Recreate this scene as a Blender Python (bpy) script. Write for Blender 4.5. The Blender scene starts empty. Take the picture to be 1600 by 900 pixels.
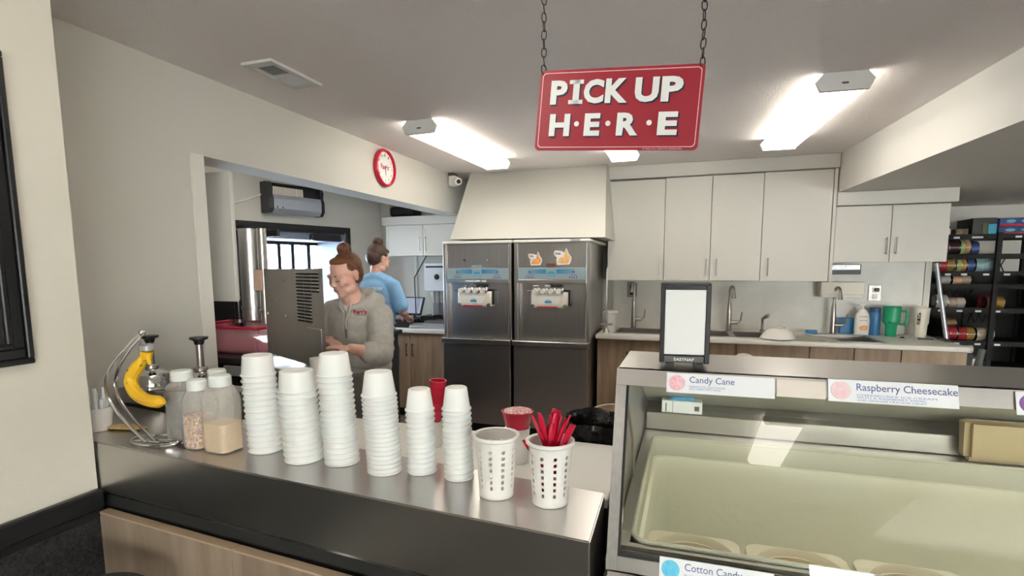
import bpy, bmesh, math, random
from mathutils import Vector, Matrix
from mathutils import noise as mnoise
import numpy as np
random.seed(7)
S = bpy.context.scene
COL = S.collection
R = math.radians

# ------------------------------------------------------------------ camera
cam_d = bpy.data.cameras.new('camera'); cam = bpy.data.objects.new('camera', cam_d); COL.objects.link(cam)
F, CX, CY = 830.0, 800.0, 516.0
def _n(v): return v / np.linalg.norm(v)
Vd = _n(np.array([30.0, 7650 - CY, F])); Lx = _n(np.array([-1730 - CX, 429 - CY, F]))
Xa = -Lx; Xa = _n(Xa - Vd * Xa.dot(Vd)); Za = -Vd; Ya = np.cross(Za, Xa)
RW = np.array([Xa, Ya, Za])                       # world <- camera (x right, y down, z forward)
cx_, cy_, cz_ = RW[:, 0], RW[:, 1], RW[:, 2]
cam.matrix_world = Matrix(((cx_[0], -cy_[0], -cz_[0], 0), (cx_[1], -cy_[1], -cz_[1], 0), (cx_[2], -cy_[2], -cz_[2], 1.5), (0, 0, 0, 1)))
cam_d.sensor_fit = 'HORIZONTAL'; cam_d.sensor_width = 36
cam_d.lens = 36 * F / 1600.0
cam_d.shift_x = 0.0; cam_d.shift_y = (CY - 450) / 1600.0
cam_d.clip_start = 0.05
S.camera = cam
# ------------------------------------------------------------------ world, light, exposure
W = bpy.data.worlds.new('world'); S.world = W; W.use_nodes = True
bg = W.node_tree.nodes['Background']; bg.inputs[0].default_value = (0.86, 0.93, 1.0, 1); bg.inputs[1].default_value = 21.0
S.view_settings.view_transform = 'Standard'; S.view_settings.look = 'None'
S.view_settings.gamma = 1.0; S.view_settings.use_curve_mapping = False
S.view_settings.exposure = 0.80
TUBE = 4.4            # fluorescent diffuser strength
def portal(name, loc, rot, sx, sy):
    l = bpy.data.lights.new(name, 'AREA'); l.shape = 'RECTANGLE'; l.size = sx; l.size_y = sy
    l.cycles.is_portal = True
    o = bpy.data.objects.new(name, l); COL.objects.link(o); o.location = loc; o.rotation_euler = rot
WINX = [(1.3, 2.0), (2.12, 2.9), (3.05, 4.3), (4.45, 5.9)]
for i, (a, b) in enumerate(WINX):
    portal('window_portal', ((a + b) / 2, -4.55, 1.15), (R(90), 0, R(180)), b - a, 1.5)
portal('window_portal', (-3.93, 4.44, 1.45), (R(90), 0, R(-73)), 1.35, .75)

# ------------------------------------------------------------------ materials
def mat(name, col, rough=.5, metal=0.0, noise=0.0, nscale=8.0, bump=0.0, bscale=60.0, stretch=None, col2=None, emit=0, trans=0, ior=1.45, alpha=1, spec=.5, coat=0, sss=0):
    m = bpy.data.materials.new(name); m.use_nodes = True
    nt = m.node_tree; N = nt.nodes; p = N['Principled BSDF']
    c = tuple(col) + (1,)
    p.inputs['Base Color'].default_value = c; p.inputs['Roughness'].default_value = rough; p.inputs['Metallic'].default_value = metal
    p.inputs['Specular IOR Level'].default_value = spec; p.inputs['IOR'].default_value = ior
    p.inputs['Transmission Weight'].default_value = trans; p.inputs['Alpha'].default_value = alpha; p.inputs['Coat Weight'].default_value = coat
    if sss: p.inputs['Subsurface Weight'].default_value = sss; p.inputs['Subsurface Scale'].default_value = .01; p.inputs['Subsurface Radius'].default_value = (1, .4, .2)
    if emit:
        p.inputs['Emission Color'].default_value = c; p.inputs['Emission Strength'].default_value = emit
    tc = N.new('ShaderNodeTexCoord'); mp = N.new('ShaderNodeMapping'); nt.links.new(tc.outputs['Object'], mp.inputs[0])
    if stretch: mp.inputs['Scale'].default_value = stretch
    if noise or col2:
        n = N.new('ShaderNodeTexNoise'); n.inputs['Scale'].default_value = nscale; n.inputs['Detail'].default_value = 6
        nt.links.new(mp.outputs[0], n.inputs['Vector'])
        mx = N.new('ShaderNodeMix'); mx.data_type = 'RGBA'
        c2 = tuple(col2) if col2 else tuple(x * (1 - noise) for x in col)
        mx.inputs[6].default_value = c; mx.inputs[7].default_value = c2 + (1,)
        rp = N.new('ShaderNodeMapRange'); rp.inputs[1].default_value = .35; rp.inputs[2].default_value = .65
        nt.links.new(n.outputs[0], rp.inputs[0]); nt.links.new(rp.outputs[0], mx.inputs[0]); nt.links.new(mx.outputs[2], p.inputs['Base Color'])
    if bump:
        n2 = N.new('ShaderNodeTexNoise'); n2.inputs['Scale'].default_value = bscale; n2.inputs['Detail'].default_value = 4
        nt.links.new(mp.outputs[0], n2.inputs['Vector'])
        b = N.new('ShaderNodeBump'); b.inputs['Strength'].default_value = bump; b.inputs['Distance'].default_value = .01
        nt.links.new(n2.outputs[0], b.inputs['Height']); nt.links.new(b.outputs[0], p.inputs['Normal'])
    return m
def speckle(name, base, cols, scale, rough=.5):
    m = bpy.data.materials.new(name); m.use_nodes = True; nt = m.node_tree; N = nt.nodes; p = N['Principled BSDF']; p.inputs['Roughness'].default_value = rough
    tc = N.new('ShaderNodeTexCoord'); v = N.new('ShaderNodeTexVoronoi'); v.inputs['Scale'].default_value = scale
    nt.links.new(tc.outputs['Object'], v.inputs['Vector'])
    cr = N.new('ShaderNodeValToRGB'); cr.color_ramp.interpolation = 'CONSTANT'
    sep = N.new('ShaderNodeSeparateColor'); nt.links.new(v.outputs['Color'], sep.inputs[0]); nt.links.new(sep.outputs[0], cr.inputs[0])
    e = cr.color_ramp.elements; allc = [base] + cols
    e[0].color = tuple(base) + (1,); e[1].position = 1 / len(allc) ; e[1].color = tuple(allc[1]) + (1,)
    for i in range(2, len(allc)):
        x = e.new(i / len(allc)); x.color = tuple(allc[i]) + (1,)
    nt.links.new(cr.outputs[0], p.inputs['Base Color'])
    return m
def clearglass(name, tint=(1, 1, 1), refl=1.0, ior=1.5, rough=0.0):
    m = bpy.data.materials.new(name); m.use_nodes = True; nt = m.node_tree; N = nt.nodes
    N.remove(N['Principled BSDF']); out = N['Material Output']
    t = N.new('ShaderNodeBsdfTransparent'); t.inputs[0].default_value = tuple(tint) + (1,)
    g = N.new('ShaderNodeBsdfGlossy'); g.inputs['Roughness'].default_value = rough
    fr = N.new('ShaderNodeFresnel'); fr.inputs[0].default_value = ior
    ml = N.new('ShaderNodeMath'); ml.operation = 'MULTIPLY'; ml.inputs[1].default_value = refl
    ge = N.new('ShaderNodeNewGeometry'); iv = N.new('ShaderNodeMath'); iv.operation = 'SUBTRACT'; iv.inputs[0].default_value = 1.0; nt.links.new(ge.outputs['Backfacing'], iv.inputs[1])
    m0 = N.new('ShaderNodeMath'); m0.operation = 'MULTIPLY'; nt.links.new(fr.outputs[0], m0.inputs[0]); nt.links.new(iv.outputs[0], m0.inputs[1]); nt.links.new(m0.outputs[0], ml.inputs[0])
    mx = N.new('ShaderNodeMixShader'); nt.links.new(ml.outputs[0], mx.inputs[0]); nt.links.new(t.outputs[0], mx.inputs[1]); nt.links.new(g.outputs[0], mx.inputs[2])
    nt.links.new(mx.outputs[0], out.inputs[0]); return m

M = {}
M['wall'] = mat('wall_paint', (.60, .585, .535), .75, bump=.05, bscale=180)
M['wall_near'] = mat('wall_paint_cream', (.66, .63, .55), .7, bump=.05, bscale=180)
M['ceil'] = mat('ceiling_texture', (.88, .83, .81), .85, bump=.45, bscale=90)
M['white_wall'] = mat('white_paint', (.74, .72, .67), .7, bump=.04, bscale=160)
M['floor'] = mat('floor_grey', (.26, .21, .19), .5, noise=.3, nscale=12)
M['floor_public'] = mat('dark_floor_public', (.08, .075, .07), .5, noise=.15, nscale=6)
M['carpet'] = mat('black_pebbled', (.035, .035, .037), .95, noise=.6, nscale=90, bump=1.0, bscale=140)
M['blacktrim'] = mat('black_trim', (.012, .012, .014), .3)
M['black'] = mat('black_plastic', (.012, .012, .013), .4)
M['matteblack'] = mat('matte_black', (.02, .02, .02), .8)
M['steel'] = mat('brushed_steel', (.54, .52, .50), .28, 1.0, bump=.04, bscale=40, stretch=(1, 60, 60))
M['steel_v'] = mat('brushed_steel_vertical', (.50, .49, .48), .32, 1.0, noise=.12, nscale=3, bump=.03, bscale=40, stretch=(60, 60, 1))
M['steel_dark'] = mat('dark_steel', (.42, .40, .39), .34, 1.0, bump=.03, bscale=40, stretch=(1, 60, 60))
M['steel_box'] = mat('dull_steel', (.40, .38, .36), .42, 1.0, noise=.1, nscale=6, bump=.02, bscale=30)
M['chrome'] = mat('chrome', (.75, .75, .76), .12, 1.0)
M['nickel'] = mat('brushed_nickel', (.42, .40, .38), .28, 1.0)
M['cab_white'] = mat('white_laminate', (.63, .61, .565), .45)
M['seam'] = mat('seam_dark', (.10, .09, .08), .8)
M['wood'] = mat('oak_laminate', (.40, .285, .19), .5, col2=(.27, .185, .12), nscale=3, stretch=(6, 6, .7))
M['wood_front'] = mat('pale_oak_laminate', (.36, .28, .21), .5, col2=(.25, .185, .135), nscale=3, stretch=(5, 5, .8))
M['wood_edge'] = mat('oak_edge', (.48, .36, .25), .5)
M['top_white'] = mat('white_counter', (.80, .78, .72), .35)
M['marble'] = mat('pale_marble', (.70, .685, .64), .35, col2=(.60, .585, .55), nscale=3.5)
M['cup'] = mat('white_cup', (.84, .84, .82), .42, sss=.15)
M['plastic_w'] = mat('white_plastic', (.82, .80, .76), .4)
M['red'] = mat('red_plastic', (.55, .012, .045), .25, sss=.1)
M['red_sign'] = mat('sign_red', (.29, .018, .032), .35)
M['navy'] = mat('sign_navy', (.03, .035, .075), .4)
M['letter'] = mat('sign_white', (.72, .74, .72), .4)
M['pinkline'] = mat('sign_line', (.80, .55, .55), .4)
M['lamp'] = mat('lamp_diffuser', (1, .94, .83), .5, emit=TUBE)
M['lamp_w'] = mat('lamp_housing', (.72, .71, .70), .5)
M['glass'] = clearglass('case_glass', (.97, .985, .965), 1.9)
M['shop_pane'] = clearglass('shop_window_glass', (.97, .94, .88), 1.0)
M['pane'] = clearglass('window_glass', (.93, .97, 1.0), 1.0)
M['acrylic'] = clearglass('acrylic', (.90, .91, .90), 1.0)
M['frost'] = mat('frost', (.84, .83, .72), .85, col2=(.78, .80, .70), nscale=2.0, bump=.3, bscale=25)
M['liner'] = mat('case_liner', (.50, .49, .41), .5)
M['skin'] = mat('skin', (.72, .42, .33), .5, sss=.2)
M['hair_red'] = mat('auburn_hair', (.20, .075, .032), .5, col2=(.10, .035, .016), nscale=14, bump=.6, bscale=40, stretch=(1, 3, 3))
M['hair_dark'] = mat('brown_hair', (.085, .045, .03), .5, col2=(.045, .025, .018), nscale=14, bump=.6, bscale=40)
M['hoodie'] = mat('grey_fleece', (.50, .48, .44), .95, noise=.12, nscale=40, bump=.2, bscale=200)
M['hoodie_d'] = mat('grey_drawstring', (.56, .54, .50), .9)
M['jeans'] = mat('dark_denim', (.05, .065, .09), .9, noise=.2, nscale=60)
M['shirt'] = mat('blue_tshirt', (.26, .50, .80), .9, noise=.08, nscale=20)
M['lips'] = mat('lips', (.48, .17, .15), .5)
M['brow'] = mat('brow', (.26, .12, .07), .8)
M['eye'] = mat('lashes', (.06, .03, .02), .6)
M['banana'] = mat('banana_skin', (.86, .52, .02), .5, col2=(.80, .44, .02), nscale=9)
M['brown'] = mat('brown_spot', (.12, .06, .02), .7)
M['amber'] = mat('amber_granules', (.76, .56, .34), .9, bump=.4, bscale=300)
M['greybit'] = mat('grey_crumbs', (.10, .098, .10), .9, col2=(.16, .155, .155), nscale=30, bump=.5, bscale=200)
M['sprinkle'] = speckle('rainbow_sprinkles', (.60, .42, .35), [(.75, .2, .25), (.85, .75, .6), (.25, .12, .07), (.8, .45, .15), (.5, .3, .45), (.7, .6, .25)], 260)
M['redsprinkle'] = speckle('red_white_sprinkles', (.75, .45, .42), [(.65, .08, .12), (.85, .70, .65), (.72, .3, .3), (.8, .6, .55)], 220)
M['jar'] = clearglass('jar_plastic', (.90, .90, .88), 1.0, rough=.15)
def hazy(name, col, a):
    m = bpy.data.materials.new(name); m.use_nodes = True; p = m.node_tree.nodes['Principled BSDF']
    p.inputs['Base Color'].default_value = tuple(col) + (1,); p.inputs['Alpha'].default_value = a; p.inputs['Roughness'].default_value = .3
    return m
M['jar'] = hazy('jar_plastic', (.78, .76, .71), .30)
M['jar_lid'] = mat('jar_lid', (.76, .80, .77), .45)
M['bin_red'] = hazy('pink_tint_plastic', (.75, .35, .40), .45)
M['bag'] = mat('bin_bag', (.008, .008, .009), .22, bump=.9, bscale=22)
M['paper'] = mat('paper', (.80, .82, .84), .7)
M['napkin'] = mat('napkin', (.80, .81, .80), .9, bump=.15, bscale=10)
M['ink'] = mat('blue_ink', (.10, .12, .33), .6)
M['ink_s'] = mat('small_ink', (.28, .34, .58), .6)
M['scoop_pink'] = mat('pink_scoop_print', (.74, .36, .42), .7, col2=(.80, .55, .60), nscale=160)
M['scoop_rasp'] = mat('pale_pink_scoop_print', (.78, .52, .55), .7, col2=(.82, .63, .66), nscale=100)
M['scoop_blue'] = mat('blue_scoop_print', (.10, .48, .74), .7, col2=(.16, .60, .82), nscale=100)
M['band'] = mat('grey_blue_band', (.30, .39, .42), .4)
M['bandblue'] = mat('cyan_band', (.04, .33, .55), .4)
M['beige'] = mat('beige_door', (.76, .72, .63), .35)
M['orange'] = mat('orange_print', (.85, .30, .10), .5, col2=(.88, .45, .18), nscale=50)
M['yellow'] = mat('yellow_print', (.86, .58, .16), .5, col2=(.80, .36, .22), nscale=45)
M['pinktag'] = mat('pink_tag', (.72, .48, .45), .6)
M['ice_pale'] = mat('pale_ice_cream', (.62, .50, .42), .6, col2=(.48, .34, .26), nscale=18)
M['ice_tan'] = mat('tan_ice_cream', (.68, .48, .26), .6, col2=(.50, .33, .18), nscale=18)
M['tub'] = mat('tub_cream', (.74, .70, .58), .5)
M['blueglove'] = mat('blue_gloves', (.10, .36, .62), .6)
M['tanbag'] = mat('tan_tub', (.42, .33, .19), .6)
M['green'] = mat('green_tumbler', (.02, .34, .17), .35)
M['bluebottle'] = hazy('blue_bottle', (.05, .20, .42), .85)
M['cream'] = mat('cream_tumbler', (.74, .69, .60), .4)
M['bluepl'] = mat('blue_plastic', (.02, .22, .50), .4)
M['frame_blue'] = mat('bluegrey_metal', (.20, .24, .32), .5)
M['wood_dk'] = mat('tan_wood_block', (.60, .42, .32), .6)
M['yellowlid'] = mat('mottled_yellow', (.66, .50, .22), .6, col2=(.40, .26, .10), nscale=40)
M['screen'] = mat('register_screen', (.20, .22, .28), .2, emit=.5)
M['lcd'] = mat('outlet_steel', (.25, .24, .23), .35, .8)
M['clockface'] = mat('clock_face', (.80, .78, .76), .4)
M['snow'] = mat('pale_ground', (.75, .76, .78), .9)
M['silver'] = mat('silver_plastic', (.48, .50, .54), .35, .6)
M['lamp_strip'] = mat('case_lamp', (1, .93, .78), .5, emit=4.5)
M['cream_roll'] = mat('cream_roll', (.80, .78, .70), .8)

# ------------------------------------------------------------------ object helpers
ORG = {}
def setp(o, label=None, cat=None, group=None, kind=None):
    if label: o['label'] = label
    if cat: o['category'] = cat
    if group: o['group'] = group
    if kind: o['kind'] = kind
    return o
def thing(name, label, cat, loc, group=None, rotz=0):
    o = bpy.data.objects.new(name, None); COL.objects.link(o); o.location = loc; o.rotation_euler = (0, 0, rotz)
    o.empty_display_size = .1
    ORG[o] = Vector(loc) if rotz == 0 else None
    return setp(o, label, cat, group)
class MB:
    def __init__(s): s.bm = bmesh.new()
    def _xf(s, vs, mt):
        if mt is not None: bmesh.ops.transform(s.bm, matrix=mt, verts=vs)
    def box(s, x0, x1, y0, y1, z0, z1, bev=0, mt=None, seg=1):
        r = bmesh.ops.create_cube(s.bm, size=1); vs = r['verts']
        bmesh.ops.transform(s.bm, matrix=Matrix.Translation(((x0 + x1) / 2, (y0 + y1) / 2, (z0 + z1) / 2)) @ Matrix.Diagonal((abs(x1 - x0), abs(y1 - y0), abs(z1 - z0), 1)), verts=vs)
        if bev:
            es = list({e for v in vs for e in v.link_edges})
            rr = bmesh.ops.bevel(s.bm, geom=es, offset=bev, segments=seg, affect='EDGES', profile=.5)
            vs = list({v for f in rr['faces'] for v in f.verts} | {v for v in vs if v.is_valid})
        s._xf(vs, mt); return s
    def cyl(s, p0, p1, r0, r1=None, seg=16, cap=True):
        p0 = Vector(p0); p1 = Vector(p1); r1 = r0 if r1 is None else r1; d = p1 - p0
        r = bmesh.ops.create_cone(s.bm, cap_ends=cap, segments=seg, radius1=r0, radius2=r1, depth=d.length)
        q = d.to_track_quat('Z', 'Y').to_matrix().to_4x4()
        bmesh.ops.transform(s.bm, matrix=Matrix.Translation((p0 + p1) / 2) @ q, verts=r['verts']); return s
    def ell(s, c, r, rot=None, seg=16):
        q = bmesh.ops.create_uvsphere(s.bm, u_segments=seg, v_segments=max(6, seg * 2 // 3), radius=1)
        mt = Matrix.Translation(c) @ (rot or Matrix()) @ Matrix.Diagonal((r[0], r[1], r[2], 1))
        bmesh.ops.transform(s.bm, matrix=mt, verts=q['verts']); return s
    def cap(s, p0, p1, r0, r1=None, seg=14):
        r1 = r0 if r1 is None else r1
        s.cyl(p0, p1, r0, r1, seg); s.ell(p0, (r0,) * 3, seg=seg); s.ell(p1, (r1,) * 3, seg=seg); return s
    def chain(s, pts, rs, seg=12):
        for a, b, ra, rb in zip(pts[:-1], pts[1:], rs[:-1], rs[1:]): s.cap(a, b, ra, rb, seg)
        return s
    def lathe(s, prof, c=(0, 0, 0), seg=32, mt=None, sx=1, sy=1):
        rings = []; allv = []
        for r, z in prof:
            if r < 1e-6: v = [s.bm.verts.new((c[0], c[1], c[2] + z))]
            else: v = [s.bm.verts.new((c[0] + sx * r * math.cos(2 * math.pi * i / seg), c[1] + sy * r * math.sin(2 * math.pi * i / seg), c[2] + z)) for i in range(seg)]
            rings.append(v); allv += v
        for a, b in zip(rings[:-1], rings[1:]):
            if len(a) == 1 and len(b) == 1: continue
            for i in range(seg):
                j = (i + 1) % seg
                if len(a) == 1: f = [a[0], b[j], b[i]]
                elif len(b) == 1: f = [a[i], a[j], b[0]]
                else: f = [a[i], a[j], b[j], b[i]]
                try: s.bm.faces.new(f)
                except ValueError: pass
        s._xf(allv, mt); return s
    def tube(s, pts, r, seg=8, closed=False, caps=True):
        pts = [Vector(p) for p in pts]; n = len(pts); rr = r if isinstance(r, (list, tuple)) else [r] * n
        rings = []; up = None
        for i, p in enumerate(pts):
            if closed: t = pts[(i + 1) % n] - pts[i - 1]
            else: t = pts[min(i + 1, n - 1)] - pts[max(i - 1, 0)]
            t.normalize()
            if up is None: up = t.orthogonal().normalized()
            else: up = (up - t * up.dot(t)); up = up.normalized() if up.length > 1e-6 else t.orthogonal().normalized()
            b = t.cross(up)
            rings.append([s.bm.verts.new(p + (up * math.cos(2 * math.pi * k / seg) + b * math.sin(2 * math.pi * k / seg)) * rr[i]) for k in range(seg)])
        m = n if closed else n - 1
        for i in range(m):
            a = rings[i]; b = rings[(i + 1) % n]
            for k in range(seg):
                s.bm.faces.new([a[k], a[(k + 1) % seg], b[(k + 1) % seg], b[k]])
        if not closed and caps:
            s.bm.faces.new(rings[0][::-1]); s.bm.faces.new(rings[-1])
        return s
    def prism(s, poly, vec, mt=None):
        v = Vector(vec); a = [s.bm.verts.new(p) for p in poly]; b = [s.bm.verts.new(Vector(p) + v) for p in poly]
        s.bm.faces.new(a); s.bm.faces.new(b[::-1]); n = len(a)
        for i in range(n): s.bm.faces.new([a[i], b[i], b[(i + 1) % n], a[(i + 1) % n]])
        s._xf(a + b, mt); return s
    def build(s, name, m, parent=None, org=None, smooth=True, local=False, kind=None, label=None, mods=None):
        bmesh.ops.recalc_face_normals(s.bm, faces=s.bm.faces)
        me = bpy.data.meshes.new(name); s.bm.to_mesh(me); s.bm.free()
        return link(name, me, m, parent, org, smooth, local, kind, label)
def link(name, me, m, parent=None, org=None, smooth=True, local=False, kind=None, label=None):
    o = bpy.data.objects.new(name, me); COL.objects.link(o); me.materials.append(M[m] if isinstance(m, str) else m)
    if smooth:
        me.polygons.foreach_set('use_smooth', [True] * len(me.polygons)); me.set_sharp_from_angle(angle=R(32))
    if parent is not None:
        o.parent = parent; og = ORG.get(parent)
        if og is not None and not local: me.transform(Matrix.Translation(-og))
        ORG[o] = None if local else og
    else:
        if org is None:
            co = np.empty(len(me.vertices) * 3); me.vertices.foreach_get('co', co); co = co.reshape(-1, 3)
            mn, mxx = co.min(0), co.max(0); org = ((mn[0] + mxx[0]) / 2, (mn[1] + mxx[1]) / 2, mn[2])
        me.transform(Matrix.Translation(-Vector(org))); o.location = org; ORG[o] = Vector(org)
    if kind: o['kind'] = kind
    if label: o['label'] = label
    return o
def dup(root, loc, label=None, group=None, rot=None):
    def rec(o, par):
        c = o.copy(); COL.objects.link(c); c.parent = par
        for ch in KIDS(o): rec(ch, c)
        return c
    r = rec(root, None); r.location = loc
    if rot: r.rotation_euler = rot
    if label: r['label'] = label
    if group: r['group'] = group
    return r
def KIDS(o): return [x for x in list(bpy.data.objects) if x.parent == o]
def dup1(o, parent, loc=None, rot=None, scale=None):
    c = o.copy(); COL.objects.link(c); c.parent = parent
    if loc is not None: c.location = loc
    if rot is not None: c.rotation_euler = rot
    if scale is not None: c.scale = scale
    return c
def text_mesh(s, bold=0.0, ext=.5, res=3, shear=0):
    cu = bpy.data.curves.new('t', 'FONT'); cu.body = s; cu.offset = bold; cu.extrude = ext; cu.resolution_u = res; cu.shear = shear
    ob = bpy.data.objects.new('t', cu); COL.objects.link(ob)
    me = bpy.data.meshes.new_from_object(ob.evaluated_get(bpy.context.evaluated_depsgraph_get()))
    bpy.data.objects.remove(ob); bpy.data.curves.remove(cu); me.materials.clear(); return me
def text_fit(s, name, m, parent, origin, ux, uz, w, h, depth=.001, bold=0.0, local=False, label=None, shear=0):
    """text filling the rectangle origin + [0,w]*ux + [0,h]*uz"""
    me = text_mesh(s, bold, shear=shear); n = len(me.vertices); co = np.empty(n * 3); me.vertices.foreach_get('co', co); co = co.reshape(-1, 3)
    mn, mx = co.min(0), co.max(0); ux = np.array(Vector(ux).normalized()); uz = np.array(Vector(uz).normalized()); un = np.cross(ux, uz)
    q = (co - mn) / np.maximum(mx - mn, 1e-9)
    out = np.array(origin) + np.outer(q[:, 0] * w, ux) + np.outer(q[:, 1] * h, uz) + np.outer(q[:, 2] * depth, un)
    me.vertices.foreach_set('co', out.reshape(-1)); me.update()
    return link(name, me, m, parent, smooth=False, local=local, label=label)
def blob(mb, name, m, parent=None, voxel=.006, smooth=6, org=None, local=False, sub=False):
    """closed overlapping shapes -> one continuous smooth surface"""
    me = bpy.data.meshes.new('b'); bmesh.ops.recalc_face_normals(mb.bm, faces=mb.bm.faces); mb.bm.to_mesh(me); mb.bm.free()
    o = bpy.data.objects.new('b', me); COL.objects.link(o)
    r = o.modifiers.new('r', 'REMESH'); r.mode = 'VOXEL'; r.voxel_size = voxel
    sm = o.modifiers.new('s', 'SMOOTH'); sm.factor = .5; sm.iterations = smooth
    me2 = bpy.data.meshes.new_from_object(o.evaluated_get(bpy.context.evaluated_depsgraph_get()))
    bpy.data.objects.remove(o); me2.materials.clear()
    ob = link(name, me2, m, parent, org, True, local)
    for e in me2.attributes:
        if e.name == 'sharp_edge': me2.attributes.remove(e); break
    return ob
def struct(o): o['kind'] = 'structure'; return o
def bx(name, m, b, parent=None, bev=0, **k): return MB().box(*b, bev=bev).build(name, m, parent, **k)

# ================================================================== SETTING
struct(bx('floor', 'floor', (-6.2, 6.2, 1.3, 7.2, -.1, 0)))
struct(bx('floor', 'floor_public', (-6.2, 6.2, -4.8, 1.3, -.1, 0)))
struct(bx('ceiling', 'ceil', (-6.2, 6.2, -4.8, 7.2, 2.43, 2.53)))
m = MB(); m.box(-2.46, -2.26, 1.15, 1.99, 0, 2.43); m.box(-2.46, -2.26, 1.99, 5.5, 2.05, 2.43); struct(m.build('wall_left', 'wall', smooth=False))
struct(bx('trim_1', 'white_wall', (-2.47, -2.25, 1.985, 2.055, 0, 2.05)))
wn = struct(bx('wall_near', 'wall_near', (-2.8, -1.80, -4.6, 1.15, 0, 2.43)))
struct(bx('wall_rear_side', 'wall', (-6.2, -2.8, .95, 1.15, 0, 2.43)))
m = MB(); m.box(-1.8, -1.772, -4.6, 1.152, .735, .798, .006); m.box(-1.8, -1.782, -4.6, 1.152, .705, .735, .003); struct(m.build('trim_2', 'blacktrim'))
struct(bx('trim_3', 'carpet', (-1.8, -1.785, -4.6, 1.152, .1, .705)))
struct(bx('wall_back', 'wall', (-3.7, 1.97, 5.5, 5.62, 0, 2.43)))
struct(bx('wall_storage', 'white_wall', (1.0, 6.2, 6.75, 6.85, 0, 2.43)))
struct(bx('wall_storage_side', 'white_wall', (1.85, 1.97, 5.62, 6.75, 0, 2.43)))
struct(bx('wall_right', 'white_wall', (6.1, 6.2, -4.6, 7.2, 0, 2.43)))
bs = struct(bx('backsplash', 'marble', (-.72, 1.93, 5.472, 5.5, .91, 1.60)))
struct(bx('backsplash', 'marble', (-3.4, -2.1, 5.48, 5.5, .91, 1.64)))
struct(bx('trim_4', 'white_wall', (1.93, 1.975, 5.46, 5.62, 0, 2.1)))
struct(bx('trim_5', 'white_wall', (-2.98, -2.95, 5.465, 5.49, .91, 1.64)))
# lowered ceiling on the right
m = MB(); m.prism([(1.1605, 5.2, 2.116), (1.1605, 5.2, 2.435), (1.97, 5.2, 2.435), (1.97, 5.2, 2.116)], (0, 0.3, 0))
m.prism([(1.161, 5.16, 2.116), (1.90, -4.6, 2.116), (6.15, -4.6, 2.116), (6.15, 6.8, 2.116), (1.97, 6.8, 2.116), (1.97, 5.16, 2.116)], (0, 0, .32))
struct(m.build('soffit', 'white_wall', smooth=False))
# bulkhead above the machines, front face leaning out
m = MB(); m.prism([(-2.13, 5.5, 1.765), (-2.13, 4.46, 1.765), (-2.08, 5.0, 2.435), (-2.08, 5.5, 2.435)], (0, 0, 0.0001)) if 0 else None
b_ = bmesh.new(); mbk = MB(); V8 = [mbk.bm.verts.new(p) for p in ((-2.07, 4.48, 1.765), (-.665, 4.48, 1.755), (-.665, 5.5, 1.755), (-2.07, 5.5, 1.765), (-2.07, 4.98, 2.435), (-.735, 4.98, 2.435), (-.735, 5.5, 2.435), (-2.07, 5.5, 2.435))]
for f in ((0, 1, 2, 3), (4, 5, 6, 7), (0, 1, 5, 4), (1, 2, 6, 5), (2, 3, 7, 6), (3, 0, 4, 7)): mbk.bm.faces.new([V8[i] for i in f])
struct(mbk.build('bulkhead', 'wall', smooth=False))
# drive-through wall: oblique, with a framed opening
c0 = Vector((-3.419, 5.5, 0)); uw = Vector((-.2873, -.9578, 0)); nw = Vector((.9578, -.2873, 0))      # along wall, into room
DW = Matrix(((uw.x, nw.x, 0, c0.x), (uw.y, nw.y, 0, c0.y), (0, 0, 1, 0), (0, 0, 0, 1)))
def dwbox(mb, s0, s1, n0, n1, z0, z1, bev=0): mb.box(s0, s1, n0, n1, z0, z1, bev=bev, mt=DW)
m = MB(); dwbox(m, -.05, .52, -.14, 0, 0, 2.43); dwbox(m, .52, 1.9, -.14, 0, 1.89, 2.43); dwbox(m, .52, 1.9, -.14, 0, 0, 1.05); dwbox(m, 1.9, 4.9, -.14, 0, 0, 2.43)
struct(m.build('wall_drive_through', 'wall', smooth=False))
w = struct(MB().box(.46, 1.96, 0, .03, 1.89, 1.945, bev=.006, mt=DW).build('window_1', 'blacktrim'))
m = MB(); dwbox(m, .46, .515, 0, .03, 1.0, 1.89, .006); dwbox(m, 1.9, 1.96, 0, .03, 1.0, 1.89, .006); dwbox(m, .46, 1.96, 0, .05, .99, 1.05, .006); dwbox(m, .5, 1.92, -.14, .0, 1.873, 1.893)
m.build('window_frame', 'blacktrim', w)
m = MB(); dwbox(m, .52, 1.9, -.50, -.02, 1.80, 1.872, .003); dwbox(m, .46, .53, -.50, 0, 1.05, 1.872); dwbox(m, 1.9, 1.93, -.50, -.14, 1.02, 1.872); m.build('bay_lining', 'frame_blue', w)
m = MB(); dwbox(m, .60, .95, -.02, .05, 1.79, 1.86, .01); m.build('roller_box', 'black', w)
zt, zb = 1.775, 1.50
m = MB()
for s0, s1 in ((.44, .48), (.62, .665), (.82, .86), (.98, 1.02), (1.38, 1.42), (1.86, 1.9)): dwbox(m, s0, s1, -.52, -.48, 1.05, 1.80, .003)
for z0, z1 in ((1.765, 1.80), (1.40, 1.43), (1.05, 1.10)): dwbox(m, .44, 1.9, -.52, -.48, z0, z1, .003)
m.build('mullions', 'blacktrim', w)
for s0, s1 in ((.48, .62), (.665, .82), (.86, .98), (1.02, 1.38), (1.42, 1.86)):
    m = MB(); dwbox(m, s0, s1, -.503, -.497, 1.10, 1.765); m.build('pane', 'pane', w)
m = MB(); dwbox(m, .46, 1.9, -.52, -.14, 1.02, 1.05); m.build('sill', 'frame_blue', w)
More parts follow.
